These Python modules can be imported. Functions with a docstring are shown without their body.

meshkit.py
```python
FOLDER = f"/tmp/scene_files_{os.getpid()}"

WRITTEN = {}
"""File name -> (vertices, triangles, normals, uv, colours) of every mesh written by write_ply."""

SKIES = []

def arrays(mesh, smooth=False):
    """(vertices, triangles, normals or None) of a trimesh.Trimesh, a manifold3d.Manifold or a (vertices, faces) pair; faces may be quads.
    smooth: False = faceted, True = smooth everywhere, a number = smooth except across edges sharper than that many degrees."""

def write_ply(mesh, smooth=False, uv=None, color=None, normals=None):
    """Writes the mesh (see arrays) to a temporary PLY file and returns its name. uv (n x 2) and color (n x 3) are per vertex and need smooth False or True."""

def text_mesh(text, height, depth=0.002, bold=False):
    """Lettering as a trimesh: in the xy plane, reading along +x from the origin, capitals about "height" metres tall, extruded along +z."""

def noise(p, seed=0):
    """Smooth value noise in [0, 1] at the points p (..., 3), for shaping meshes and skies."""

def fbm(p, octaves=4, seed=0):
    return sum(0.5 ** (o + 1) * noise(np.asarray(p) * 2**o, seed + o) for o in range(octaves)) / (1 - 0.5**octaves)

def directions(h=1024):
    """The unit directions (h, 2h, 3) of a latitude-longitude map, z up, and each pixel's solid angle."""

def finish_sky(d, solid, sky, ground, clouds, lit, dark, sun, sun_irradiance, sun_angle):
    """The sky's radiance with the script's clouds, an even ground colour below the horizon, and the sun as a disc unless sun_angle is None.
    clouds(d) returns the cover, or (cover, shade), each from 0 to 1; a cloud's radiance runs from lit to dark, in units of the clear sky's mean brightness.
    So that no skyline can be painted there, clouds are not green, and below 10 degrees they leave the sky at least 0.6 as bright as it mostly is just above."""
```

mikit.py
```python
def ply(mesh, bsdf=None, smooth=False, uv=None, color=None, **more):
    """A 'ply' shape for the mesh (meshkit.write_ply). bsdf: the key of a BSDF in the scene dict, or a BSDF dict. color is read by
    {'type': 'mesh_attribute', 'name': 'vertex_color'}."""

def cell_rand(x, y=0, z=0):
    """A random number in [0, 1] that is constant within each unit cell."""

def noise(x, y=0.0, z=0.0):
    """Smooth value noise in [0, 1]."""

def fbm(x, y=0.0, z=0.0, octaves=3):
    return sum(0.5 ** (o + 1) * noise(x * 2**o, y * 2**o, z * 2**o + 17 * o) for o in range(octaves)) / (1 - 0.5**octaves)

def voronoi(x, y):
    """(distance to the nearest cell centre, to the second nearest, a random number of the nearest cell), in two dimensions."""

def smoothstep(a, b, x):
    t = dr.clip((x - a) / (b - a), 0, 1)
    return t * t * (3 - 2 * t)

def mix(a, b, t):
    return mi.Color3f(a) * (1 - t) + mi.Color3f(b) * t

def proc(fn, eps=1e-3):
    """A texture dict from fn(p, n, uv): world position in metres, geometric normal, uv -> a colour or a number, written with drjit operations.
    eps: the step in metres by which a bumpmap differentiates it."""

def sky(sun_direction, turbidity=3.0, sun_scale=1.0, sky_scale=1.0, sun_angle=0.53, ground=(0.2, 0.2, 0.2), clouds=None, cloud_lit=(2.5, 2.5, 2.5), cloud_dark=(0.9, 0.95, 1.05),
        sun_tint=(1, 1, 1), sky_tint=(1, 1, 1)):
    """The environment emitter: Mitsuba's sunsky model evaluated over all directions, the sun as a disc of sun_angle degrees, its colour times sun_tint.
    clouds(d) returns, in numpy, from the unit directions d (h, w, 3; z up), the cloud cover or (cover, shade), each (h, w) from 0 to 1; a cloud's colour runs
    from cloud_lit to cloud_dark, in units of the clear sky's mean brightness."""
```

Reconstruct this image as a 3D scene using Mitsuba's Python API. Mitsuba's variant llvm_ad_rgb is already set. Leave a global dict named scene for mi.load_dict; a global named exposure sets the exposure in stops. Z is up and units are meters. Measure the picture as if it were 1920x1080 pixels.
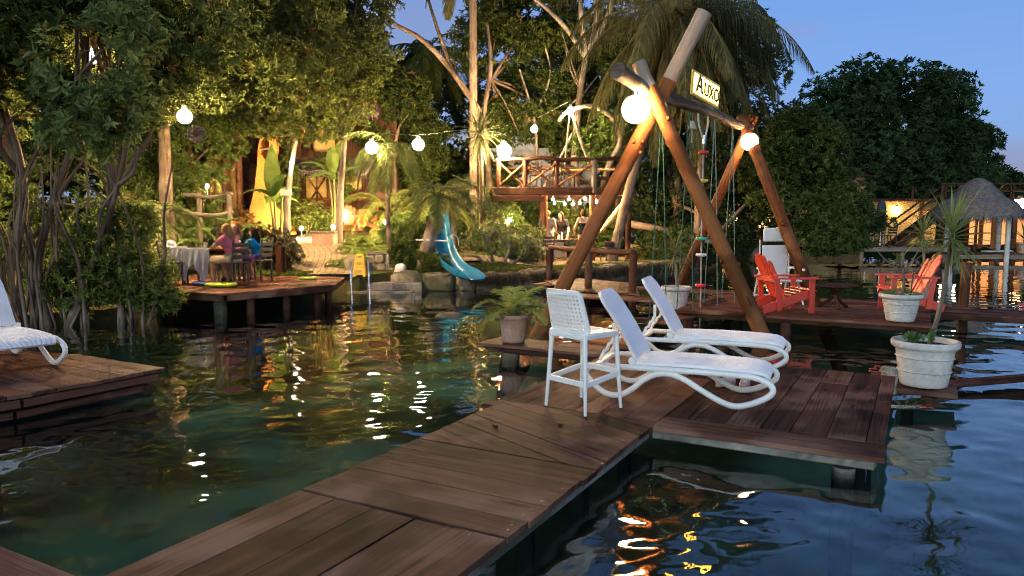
import math, numpy as np, trimesh, drjit as dr, mitsuba as mi, mikit, meshkit
import manifold3d as m3
import shapely, shapely.affinity
from shapely.geometry import Polygon, box as sbox, Point, LineString
from mikit import proc, noise, fbm, voronoi, cell_rand, smoothstep, mix

T = mi.ScalarTransform4f
scene, labels = {}, {}
# ---------------------------------------------------------------- camera, sky, exposure
scene['camera'] = {'type': 'perspective', 'fov': 69.4, 'fov_axis': 'x', 'near_clip': 0.05, 'far_clip': 900.0,
                   'to_world': T().look_at(origin=[0, 0, 1.78], target=[0, 1, 1.78 - 0.09373], up=[0, 0, 1])}


def dusk_clouds(d):
    e = np.clip(d[..., 2], 0.03, 1)
    p = np.stack([d[..., 0] / (e + 0.25) * 1.1, d[..., 1] / (e + 0.25) * 1.1, e * 5], -1)
    n = meshkit.fbm(p * np.array([1.0, 1.0, 1.4]) + 3.7, 4, 5)
    return np.clip((n - 0.45) * 3.2, 0, 0.7) * np.clip(1.2 - d[..., 2], 0, 1), np.clip((n - 0.4) * 1.5, 0, 1)


scene['sky_light'] = mikit.sky((-0.45, -1.0, 0.33), turbidity=8.0, sun_scale=0.0, sky_scale=1.75, ground=(0.05, 0.05, 0.05),
                               clouds=dusk_clouds, cloud_lit=(0.74, 0.68, 0.92), cloud_dark=(0.44, 0.46, 0.74), sky_tint=(0.56, 0.89, 1.52))
exposure = 1.7
GL, BL = 38.0, 1150.0      # radiance of the globe lamps and of the garden bulbs
WARM, GARDEN = (1.0, 0.62, 0.28), (1.0, 0.70, 0.34)

# ---------------------------------------------------------------- naming
count = {}


def key_of(base, holder=None):
    full = f'{holder}__{base}' if holder else base
    n = count.get(full, 0)
    count[full] = n + 1
    return full if n == 0 else f'{full}_{n:03d}'


def thing(base, label, cat, group=None):
    k = key_of(base)
    labels[k] = {'label': label, 'category': cat}
    if group:
        labels[k]['group'] = group
    return k


def put(key, mesh, bsdf, smooth=None, col=None, xf=None, emit=None):
    v, f, uv, c, n = (list(mesh) + [None] * 5)[:5]
    v, f = np.asarray(v, float), np.asarray(f, int)
    if n is None and smooth:
        v, f, n = meshkit.arrays((v, f), smooth)
    if col is not None:
        c = np.tile(np.asarray(col, float), (len(v), 1))
    if emit is None:
        bsdf, uv, c = settle(key, v, bsdf, uv, c)
    else:
        uv = c = None
    path = meshkit.write_ply((v, f), False, uv, c, normals=n)
    d = {'type': 'ply', 'filename': path, 'face_normals': n is None, 'bsdf': {'type': 'ref', 'id': bsdf}}
    if emit is not None:
        d['emitter'] = {'type': 'area', 'radiance': {'type': 'rgb', 'value': list(map(float, emit))}}
    if xf is not None:
        d['to_world'] = T(np.asarray(xf, float))
    scene[key] = d
    return key


def part(holder, base, mesh, bsdf, smooth=None, col=None, label=None, xf=None, emit=None, kind=None):
    k = key_of(base, holder)
    put(k, mesh, bsdf, smooth, col, xf, emit)
    if label or kind:
        labels[k] = {}
        if label:
            labels[k]['label'] = label
        if kind:
            labels[k]['kind'] = kind
    return k


def solo(base, mesh, bsdf, label, cat, group=None, smooth=None, col=None, xf=None, emit=None, kind=None):
    k = thing(base, label, cat, group)
    if kind:
        labels[k]['kind'] = kind
    put(k, mesh, bsdf, smooth, col, xf, emit)
    return k


def structure(base, mesh, bsdf, label=None, smooth=None, col=None, kind='structure'):
    k = key_of(base)
    put(k, mesh, bsdf, smooth, col)
    labels[k] = {'kind': kind}
    if label:
        labels[k]['label'] = label
    return k


def copy_of(src, label, cat, xf, group=None, relabel=None):
    """A further copy of a thing and of its parts, under another transform."""
    base = src.rsplit('_', 1)[0] if src[-3:].isdigit() else src
    k = thing(base, label, cat, group)
    for s in [s for s in scene if s == src or s.startswith(src + '__')]:
        scene[k + s[len(src):]] = {**scene[s], 'to_world': T(np.asarray(xf, float))}
    return k


def move(key, xf):
    for s in scene:
        if s == key or s.startswith(key + '__'):
            scene[s]['to_world'] = T(np.asarray(xf, float))


def X(x, y, z, deg=0.0, s=1.0):
    a = math.radians(deg)
    m = np.eye(4)
    m[:3, :3] = np.array([[math.cos(a), -math.sin(a), 0], [math.sin(a), math.cos(a), 0], [0, 0, 1]]) * s
    m[:3, 3] = x, y, z
    return m


# ---------------------------------------------------------------- mesh helpers; a mesh is (v, f, uv, colour, normals)
def join(ms):
    ms = [(list(m) + [None] * 5)[:5] for m in ms]
    at, vs, fs = 0, [], []
    for m in ms:
        vs.append(np.asarray(m[0], float)); fs.append(np.asarray(m[1], int) + at); at += len(m[0])
    rest = [np.vstack([m[i] for m in ms]) if all(m[i] is not None for m in ms) else None for i in (2, 3, 4)]
    return (np.vstack(vs), np.vstack(fs), *rest)


def tm(t):
    return (np.array(t.vertices), np.array(t.faces))


def xform(mesh, m):
    m = np.asarray(m, float)
    out = list(mesh)
    out[0] = np.asarray(mesh[0]) @ m[:3, :3].T + m[:3, 3]
    if len(out) > 4 and out[4] is not None:
        out[4] = out[4] @ m[:3, :3].T
    return tuple(out)


plank_no = [0]


def nextid():
    plank_no[0] += 1
    return plank_no[0] % 199


def unit(a):
    a = np.asarray(a, float)
    return a / max(np.linalg.norm(a), 1e-12)


def beam(p0, p1, w, t, up=(0, 0, 1), ch=0.14, idn=None):
    """A chamfered bar from p0 to p1: w across, t along up; uv runs with the grain."""
    p0, p1 = np.asarray(p0, float), np.asarray(p1, float)
    d = unit(p1 - p0); up = np.asarray(up, float)
    if abs(d @ unit(up)) > 0.98:
        up = np.array([1.0, 0, 0])
    s = unit(np.cross(d, up)); u = np.cross(s, d)
    c = min(w, t) * ch; a, b = w / 2, t / 2
    sec = [(-a + c, -b), (a - c, -b), (a, -b + c), (a, b - c), (a - c, b), (-a + c, b), (-a, b - c), (-a, -b + c)]
    L = np.linalg.norm(p1 - p0); k = nextid() if idn is None else idn
    v, f, uv, run = [], [], [], 0.0
    for i in range(8):
        q0, q1 = sec[i], sec[(i + 1) % 8]
        e = math.hypot(q1[0] - q0[0], q1[1] - q0[1]); n0 = len(v)
        for p, lu in ((p0, 0.0), (p1, L)):
            for q, dv in ((q0, 0.0), (q1, e)):
                v.append(p + s * q[0] + u * q[1]); uv.append((lu, k * 10 + 3 + run + dv))
        f += [(n0, n0 + 1, n0 + 3), (n0, n0 + 3, n0 + 2)]
        run += e
    for p, flip in ((p0, True), (p1, False)):
        n0 = len(v)
        for q in sec:
            v.append(p + s * q[0] + u * q[1]); uv.append((0.02 * q[0], k * 10 + 5 + q[1]))
        f += [(n0, n0 + i + 1, n0 + i) if flip else (n0, n0 + i, n0 + i + 1) for i in range(1, 7)]
    f = np.array(f)[:, ::-1]
    return np.array(v), f, np.array(uv), None, None


def tube(path, r, n=8, caps=True, bump=0.0, seed=0, idn=None):
    """A round bar along a path, analytic smooth normals, uv along and around."""
    P = np.asarray(path, float); m = len(P)
    R = np.broadcast_to(np.asarray(r, float), (m,)).copy()
    d = np.gradient(P, axis=0) if m > 2 else np.tile(P[1] - P[0], (2, 1))
    d /= np.linalg.norm(d, axis=1, keepdims=True) + 1e-12
    a = np.array([0, 0, 1.0]) if abs(d[0][2]) < 0.9 else np.array([1.0, 0, 0])
    S = np.zeros_like(P); s = unit(np.cross(d[0], a))
    for i in range(m):
        s = unit(s - d[i] * (s @ d[i])); S[i] = s
    U = np.cross(d, S)
    th = np.arange(n + 1) / n * 2 * np.pi
    nor = S[:, None] * np.cos(th)[None, :, None] + U[:, None] * np.sin(th)[None, :, None]
    rr = R[:, None] * np.ones((1, n + 1))
    if bump:
        q = P[:, None] + nor * R[:, None, None]
        k = 1.6 / max(R.mean(), 0.01)
        rr = rr * (1 + bump * (meshkit.fbm(q * k * 0.5 + seed * 7.1, 3, seed) * 2 - 1))
    v = P[:, None] + nor * rr[..., None]
    L = np.concatenate([[0], np.cumsum(np.linalg.norm(np.diff(P, axis=0), axis=1))])
    k = nextid() if idn is None else idn
    uv = np.stack([np.repeat(L[:, None], n + 1, 1), k * 10 + 3 + th[None] * R.mean() * np.ones((m, 1))], -1)
    i, j = np.meshgrid(np.arange(m - 1), np.arange(n), indexing='ij')
    q = (i * (n + 1) + j).ravel()
    f = np.vstack([np.stack([q, q + 1, q + n + 2], 1), np.stack([q, q + n + 2, q + n + 1], 1)])
    v, nor, uv = v.reshape(-1, 3), nor.reshape(-1, 3), uv.reshape(-1, 2)
    if caps:
        for e, sg in ((0, -1), (m - 1, 1)):
            n0 = len(v)
            ring = v[e * (n + 1):e * (n + 1) + n]
            v = np.vstack([v, ring]); nor = np.vstack([nor, np.tile(d[e] * sg, (n, 1))])
            uv = np.vstack([uv, np.stack([0.05 * (ring - P[e]) @ S[e], k * 10 + 5 + (ring - P[e]) @ U[e]], 1)])
            tri = np.array([(n0, n0 + t, n0 + t + 1) for t in range(1, n - 1)])
            f = np.vstack([f, tri if sg > 0 else tri[:, ::-1]])
    return v, f, uv, None, nor


def curve(pts, n=24):
    """Catmull-Rom through the points."""
    P = np.asarray(pts, float); P = np.vstack([2 * P[0] - P[1], P, 2 * P[-1] - P[-2]])
    out = []
    segs = len(P) - 3
    for t in np.linspace(0, segs - 1e-9, n):
        i = int(t); u = t - i
        a, b, c, d = P[i:i + 4]
        out.append(0.5 * (2 * b + (c - a) * u + (2 * a - 5 * b + 4 * c - d) * u * u + (3 * b - a - 3 * c + d) * u ** 3))
    return np.array(out)


def lathe(prof, n=24, at=(0, 0, 0)):
    pr = np.asarray(prof, float); m = len(pr); th = np.arange(n) / n * 2 * np.pi
    v = np.stack([pr[:, :1] * np.cos(th), pr[:, :1] * np.sin(th), np.repeat(pr[:, 1:2], n, 1)], -1).reshape(-1, 3) + np.asarray(at, float)
    i, j = np.meshgrid(np.arange(m - 1), np.arange(n), indexing='ij')
    a, b = (i * n + j).ravel(), (i * n + (j + 1) % n).ravel()
    return v, np.vstack([np.stack([a, b, b + n], 1), np.stack([a, b + n, a + n], 1)])


def rbox(c, size, r=0.01, seg=2, rz=0.0):
    """A box with rounded edges."""
    sx, sy, sz = (max(x / 2 - r, 1e-4) for x in size)
    b = [m3.Manifold.sphere(r, 4 * seg).translate([x, y, z]) for x in (-sx, sx) for y in (-sy, sy) for z in (-sz, sz)]
    return xform(man(m3.Manifold.batch_hull(b)), X(*c, rz))


def man(m):
    g = m.to_mesh()
    return (np.array(g.vert_properties[:, :3], float), np.array(g.tri_verts))


def hullpts(p):
    return man(m3.Manifold.hull_points(np.asarray(p, float)))


def sweep(path, w, h, side, ch=0.25):
    """A flat bar with rounded edges along a path; side: its constant sideways axis."""
    P = np.asarray(path, float); m = len(P); s = unit(side)
    d = np.gradient(P, axis=0); d /= np.linalg.norm(d, axis=1, keepdims=True)
    u = np.cross(s, d); u /= np.linalg.norm(u, axis=1, keepdims=True)
    a, b, c = w / 2, h / 2, min(w, h) * ch
    sec = np.array([(-a + c, -b), (a - c, -b), (a, -b + c), (a, b - c), (a - c, b), (-a + c, b), (-a, b - c), (-a, -b + c)])
    v = (P[:, None] + s * sec[None, :, :1] + u[:, None] * sec[None, :, 1:]).reshape(-1, 3)
    i, j = np.meshgrid(np.arange(m - 1), np.arange(8), indexing='ij')
    q0, q1 = (i * 8 + j).ravel(), (i * 8 + (j + 1) % 8).ravel()
    f = [np.stack([q0, q1, q1 + 8], 1), np.stack([q0, q1 + 8, q0 + 8], 1)]
    f.append(np.array([(0, k + 1, k) for k in range(1, 7)])); e = (m - 1) * 8
    f.append(np.array([(e, e + k, e + k + 1) for k in range(1, 7)]))
    return v, np.vstack(f)


def extrude(poly, z0, z1):
    t = trimesh.creation.extrude_polygon(poly, z1 - z0, engine='earcut')
    t.apply_translation([0, 0, z0])
    return tm(t)


def flat_sheet(poly, z):
    v, f = trimesh.creation.triangulate_polygon(poly, engine='earcut')
    return np.column_stack([v, np.full(len(v), z)]), f


def ball(c, r, sub=2):
    t = trimesh.creation.icosphere(sub, 1.0)
    return np.array(t.vertices) * r + np.asarray(c, float), np.array(t.faces)


def rock(c, size, seed, sub=2, amp=0.35, rough=0.0):
    t = trimesh.creation.icosphere(sub, 1.0); v = np.array(t.vertices)
    v = np.sign(v) * np.abs(v) ** (0.55 if rough else 0.75)
    if rough:
        v *= (1 + .28 * (meshkit.fbm(v * rough * .5 + seed, 3, seed + 1) - .5))[:, None]
    v *= (1 + amp * (meshkit.fbm(v * 1.1 + seed * 3.3, 3, seed) * 2 - 1))[:, None]
    return v * np.asarray(size) / 2 + np.asarray(c, float), np.array(t.faces)


# ---------------------------------------------------------------- materials
def rgb(c):
    return {'type': 'rgb', 'value': list(c)}


VC = {'type': 'mesh_attribute', 'name': 'vertex_color'}
# dark, light and worn colour of each kind of wood; put() writes the kind into the hundreds of uv.x
WOODS = {'deck_wood': ((.046, .019, .013), (.235, .106, .067), (.33, .18, .125)), 'log_wood': ((.15, .047, .017), (.34, .130, .048), (.30, .12, .05)),
         'dark_wood': ((.045, .020, .014), (.125, .052, .031), (.15, .08, .05)), 'grey_wood': ((.14, .105, .078), (.34, .27, .21), (.40, .33, .26)),
         'brightened_wood': ((.34, .25, .18), (.58, .45, .35), (.62, .52, .42)), 'bark': ((.085, .058, .038), (.26, .18, .125), (.33, .25, .19))}  # the lightest kind is brightened to stand in for lamplight on the leg tips
# low and high colour and the grain size of each kind of stone, plaster and soil
MINERALS = {'stone': ((.070, .055, .038), (.30, .24, .17), 3.0), 'concrete': ((.10, .09, .075), (.30, .275, .24), 5.0), 'white_pot': ((.40, .37, .34), (.66, .62, .58), 7.0),
            'terracotta': ((.36, .18, .12), (.47, .33, .26), 8.0), 'thatch': ((.07, .056, .053), (.25, .20, .18), 16.0), 'plaster': ((.26, .165, .06), (.50, .34, .14), 3.0),
            'orange_plaster': ((.50, .20, .045), (.72, .33, .09), 2.5),
            'ground_cover': ((.045, .034, .019), (.075, .08, .028), 2.2), 'path_brick': ((.22, .16, .105), (.40, .31, .21), 6.0)}


def wob(x, y, z):
    """A cheap smooth wobble in [0, 1]."""
    return 0.5 + 0.5 * dr.sin(x + 1.7 * dr.sin(0.83 * y + z)) * dr.sin(y + 1.3 * dr.sin(1.17 * z + 0.71 * x))


def pick(kind, rows, at):
    out = mi.Color3f(rows[0][at])
    for q, row in enumerate(rows[1:], 1):
        out = dr.select(kind > q - 0.5, mi.Color3f(row[at]), out)
    return out


def wood_c(p, n, uv):
    kind = dr.floor(uv.x * 0.01); u = uv.x - kind * 100
    k = dr.floor(uv.y * 0.1); v = uv.y - k * 10
    r = cell_rand(k, 3); r2 = cell_rand(k, 5)
    warp = noise(u * 1.1 + r * 40, v * 7, r * 9)
    a = noise(u * 0.8 + r * 31, v * 30 + 3 * warp, r * 7)                      # broad streaks along the grain
    b = noise(u * 3.0 + r * 17, v * 130 + 6 * warp, r2 * 9)                    # fine grain
    kx, ky = u * 1.3 + r * 19, v * 6.5 + r2 * 11                              # knots, here and there
    d1, d2, which = voronoi(kx, ky)
    knot = smoothstep(0.16, 0.05, d1) * dr.select(which > 0.72, 1.0, 0.0)
    rows = list(WOODS.values())
    c = mix(pick(kind, rows, 0), pick(kind, rows, 1), dr.clip(0.65 * a + 0.35 * b + 0.8 * (r - 0.5), 0, 1))
    w = fbm(p.x * 2.2 + r * 5, p.y * 2.2, p.z * 2.2, 3)
    c = mix(c, pick(kind, rows, 2), smoothstep(0.50, 0.72, w + 0.12 * (b - 0.5)) * 0.7)
    damp = fbm(p.x * 1.4 + 4, p.y * 1.4, 1.3 + p.z, 3)
    c = c * (1 - 0.5 * smoothstep(0.54, 0.66, damp)) * (1 - 0.65 * smoothstep(0.80, 0.95, b) * smoothstep(0.5, 0.7, a)) * (1 - 0.6 * knot)
    return mix(c, (0.008, 0.017, 0.012), 0.96 * smoothstep(0.04, -0.12, p.z))     # darkened below the waterline, standing in for light lost in the water


def wood_h(p, n, uv):
    v = uv.y - dr.floor(uv.y * 0.1) * 10
    return 0.0012 * noise(uv.x * 2.0, v * 90, 1.0) + 0.003 * noise(uv.x * 1.3, v * 9, 4.0)


def mineral_c(p, n, uv):
    kind = dr.floor(uv.x * 0.01)
    rows = list(MINERALS.values())
    s = mi.Float(rows[0][2])
    for q, row in enumerate(rows[1:], 1):
        s = dr.select(kind > q - 0.5, row[2], s)
    a = wob(p.x * s, p.y * s, p.z * s * 0.8) * 0.6 + wob(p.y * s * 2.9 + 2, p.z * s * 2.3, p.x * s * 2.7) * 0.4
    b = wob(p.x * s * 9.1, p.z * s * 8.3 + p.y * s * 3, p.y * s * 7.9)
    c = mix(pick(kind, rows, 0), pick(kind, rows, 1), dr.clip(0.75 * a + 0.40 * b - 0.1, 0, 1))
    e = dr.abs(uv.y * 6.25 - dr.floor(uv.y * 6.25) - 0.5)
    c = c * dr.select(kind > 7.5, 1 - 0.7 * smoothstep(0.40, 0.48, e), 1.0)          # joints of the garden path
    moss = smoothstep(0.55, 0.8, wob(p.x * 1.9, p.y * 1.9, p.z * 3 + 1)) * dr.select(kind < 1.5, 0.75, 0.0)
    c = mix(c, (0.05, 0.055, 0.028), moss)
    bed = mix((0.003, 0.012, 0.011), (0.020, 0.070, 0.060), smoothstep(0.45, 0.75, fbm(p.x * 0.45 + 7, p.y * 0.45, 1.0, 3)))  # dark teal of the bed stands in for light absorbed by the water
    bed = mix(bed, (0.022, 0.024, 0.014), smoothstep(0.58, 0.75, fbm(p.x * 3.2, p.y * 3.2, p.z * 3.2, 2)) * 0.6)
    return mix(c, bed, 0.95 * smoothstep(0.06, -0.10, p.z))  # stone and concrete under water fade to the same painted dimness


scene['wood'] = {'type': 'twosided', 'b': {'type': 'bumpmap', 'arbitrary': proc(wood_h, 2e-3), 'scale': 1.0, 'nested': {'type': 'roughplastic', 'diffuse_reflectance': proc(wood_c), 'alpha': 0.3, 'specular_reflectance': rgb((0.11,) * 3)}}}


def plain(fn):
    """A dull surface of colour fn under an absorbing coat: about a third of the light paths end on it, the factor makes up for that."""
    return {'type': 'plastic', 'int_ior': 3.5, 'specular_reflectance': proc(lambda p, n, uv: 0 * uv.x), 'diffuse_reflectance': proc(lambda p, n, uv: fn(p, n, uv) * 0.634)}


def packed_c(p, n, uv):
    """The colour that settle() wrote into uv, slightly uneven."""
    k = dr.floor(uv.x)
    return mi.Color3f(k * 0.001, (uv.x - k - 0.1) * 1.25, uv.y) * (0.80 + 0.38 * wob(p.x * 9, p.y * 9, p.z * 9))


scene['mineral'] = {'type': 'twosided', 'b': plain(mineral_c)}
scene['matte'] = {'type': 'twosided', 'b': plain(packed_c)}
scene['leaf'] = {'type': 'principledthin', 'base_color': proc(packed_c), 'roughness': 0.45, 'diff_trans': 0.7, 'eta': 1.4}
scene['plastic'] = {'type': 'twosided', 'b': {'type': 'principled', 'base_color': VC, 'roughness': 0.36, 'specular': 0.5}}
scene['metal'] = {'type': 'twosided', 'b': {'type': 'roughconductor', 'alpha': 0.15}}
scene['water_face'] = {'type': 'thindielectric', 'int_ior': 1.25, 'ext_ior': 1.0}
scene['lamp_glass'] = {'type': 'diffuse', 'reflectance': rgb((0.5, 0.45, 0.35))}
VCMAT = {'plastic': ('plastic', .22, 6.0), 'paint': ('plastic', .5, 7.0)}


def settle(key, v, bsdf, uv, c):
    """(BSDF, uv, colours): kinds of wood and mineral go into uv.x, wear and dirt into the vertex colours."""
    if bsdf == 'nail':
        bsdf, c = 'paint', np.tile([.03, .02, .016], (len(v), 1))
    if bsdf in WOODS or bsdf in MINERALS:
        rows = WOODS if bsdf in WOODS else MINERALS
        if uv is None:
            d = np.ptp(v, axis=0); ax = np.argsort(-d)
            uv = np.stack([v[:, ax[0]] - v[:, ax[0]].min(), nextid() * 10 + 3 + (v[:, ax[1]] - v[:, ax[1]].min()) % 5 + 0.37 * (v[:, ax[2]] - v[:, ax[2]].min())], 1)
        uv = np.array(uv, float); uv[:, 0] = np.clip(uv[:, 0] + 30, 1, 99) + 100 * list(rows).index(bsdf)
        return ('wood' if bsdf in WOODS else 'mineral'), uv, None
    if bsdf in ('leaf', 'frond', 'matte', 'skin'):
        c = np.clip(c, 0, .99)
        return ('leaf' if bsdf in ('leaf', 'frond') else 'matte'), np.stack([np.round(c[:, 0] * 1000) + .1 + .8 * c[:, 1], c[:, 2]], 1), None
    if bsdf in VCMAT:
        bsdf, amount, scale = VCMAT[bsdf]
        dirt = np.clip(meshkit.fbm(v * scale + len(key), 3, 6) * 1.9 - .75, 0, 1) * amount
        g = .55 + .45 * meshkit.noise(v * scale * 4, 3)
        c = c * (1 - dirt[:, None]) + dirt[:, None] * np.array([.10, .075, .055]) * 2.2 * g[:, None]
    return bsdf, None, c
# ================================================================ WATER AND GROUND
def steps(*seg):
    out = [np.arange(a, b, s) for a, b, s in seg]
    return np.concatenate(out + [[seg[-1][1]]])


def grid_mesh(xs, ys, z):
    n, m = len(xs), len(ys)
    Xg, Yg = np.meshgrid(xs, ys, indexing='ij')
    v = np.stack([Xg, Yg, z(Xg, Yg)], -1).reshape(-1, 3)
    i, j = np.meshgrid(np.arange(n - 1), np.arange(m - 1), indexing='ij')
    q = (i * m + j).ravel()
    return v, np.vstack([np.stack([q, q + m, q + m + 1], 1), np.stack([q, q + m + 1, q + 1], 1)])


def waves(x, y):
    rng = np.random.default_rng(4)
    z = 0
    for k in range(64):
        lam = 0.075 * (0.75 / 0.075) ** rng.random()
        a = rng.normal(0.35, 0.9); ph = rng.random() * 6.283
        amp = WAVE * lam ** 0.93
        kx, ky = 6.2832 / lam * math.cos(a + 1.2), 6.2832 / lam * math.sin(a + 1.2)
        fade = np.clip(1.15 - lam ** -1 * (np.abs(y) / 70), 0.0, 1) if lam < 0.5 else 1.0
        if lam < 0.2:
            fade = fade * np.clip(1.25 - np.hypot(x, y) / 12, 0, 1)
        z = z + amp * fade * np.sin(kx * x + ky * y + ph + 0.7 * np.sin(0.35 * x + k) + 0.6 * np.sin(0.3 * y + 2 * k))
    calm = 0.45 + 0.8 * meshkit.fbm(np.stack([x * 0.35, y * 0.22, x * 0], -1), 3, 8)
    return z * calm


WAVE = 0.00105
wv, wf = grid_mesh(steps((-70, -20, 2.5), (-20, -7, .3), (-7, 7, .036), (7, 20, .13), (20, 40, .4), (40, 130, 2.5)),
                   steps((-14, 0.5, .5), (.5, 1.5, .1), (1.5, 8, .03), (8, 14, .06), (14, 26, .12), (26, 46, .35)), waves)
structure('water', (wv, wf), 'water_face', smooth=True)

SHORE = [(-70, 6), (-12, 10.5), (-8.2, 11.9), (-6.7, 12.7), (-6.6, 14.4), (-6.2, 17.0), (-5.2, 17.6), (-3.7, 17.75), (-3.0, 18.35), (-1.2, 18.5),
         (1.43, 19.9), (3.9, 22.6), (6.3, 25.8), (7.6, 30), (9.5, 37), (16, 42), (60, 44), (130, 46), (130, 150), (-70, 150)]
LAND = Polygon(SHORE)


def ss(a, b, x):
    t = np.clip((x - a) / (b - a), 0, 1)
    return t * t * (3 - 2 * t)


def land_height(x, y):
    x, y = np.asarray(x, float), np.asarray(y, float)
    rise = 0.40 + 0.085 * np.clip(y - 18.2, 0, 13) + 0.03 * np.clip(y - 31.2, 0, 60)
    flat = 0.36 + 0.02 * np.clip(y - 30, 0, 60)
    k = ss(-1.2, 1.0, x)
    h = rise * (1 - k) + flat * k
    low = ss(15.0, 12.0, y) * ss(-5, -6.5, x)
    return h * (1 - low) + 0.16 * low


def ground_z(x, y):
    inside = shapely.contains_xy(LAND, x, y)
    h = land_height(x, y) + 0.05 * (meshkit.fbm(np.stack([x * .8, y * .8, x * 0], -1), 3, 2) - .5)
    b = -1.35 + 0.35 * (meshkit.fbm(np.stack([x * .5, y * .5, x * 0], -1), 3, 3) - .5)
    return np.where(inside, h, b)


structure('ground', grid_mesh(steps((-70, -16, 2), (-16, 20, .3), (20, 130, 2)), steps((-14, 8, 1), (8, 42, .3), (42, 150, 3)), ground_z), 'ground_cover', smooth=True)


def ribbon(center, width, n, lift, uscale=1.0):
    P = curve(center, n); d = np.gradient(P, axis=0); d /= np.linalg.norm(d, axis=1, keepdims=True)
    s = np.stack([d[:, 1], -d[:, 0]], 1); W = np.interp(np.linspace(0, 1, n), np.linspace(0, 1, len(width)), width)
    L = np.concatenate([[0], np.cumsum(np.linalg.norm(np.diff(P, axis=0), axis=1))]); m = 9; v, uv = [], []
    for i in range(n):
        for k in range(m):
            o = (k / (m - 1) - .5) * W[i]; q = P[i] + s[i] * o
            v.append((q[0], q[1], land_height(*q) + lift)); uv.append((L[i], o + 20))
    f = []
    for i in range(n - 1):
        for k in range(m - 1):
            a = i * m + k
            f += [(a, a + 1, a + m + 1), (a, a + m + 1, a + m)]
    return np.array(v), np.array(f), np.array(uv), None, None


structure('garden_path', ribbon([(-4.75, 17.7), (-4.95, 19.2), (-5.6, 22.2), (-6.7, 25.2), (-7.1, 27.2), (-6.6, 30)], [2.3, 1.9, 1.7, 1.5, 1.1, 1.0], 40, .05), 'path_brick')
structure('shore_path', ribbon([(-2.2, 20.4), (-.6, 21.2), (1.2, 22.6), (2.6, 24.4), (4.6, 25.3)], [.9, 1.0, 1.3, 3.4, 3.0], 30, .045), 'path_brick')

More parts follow.
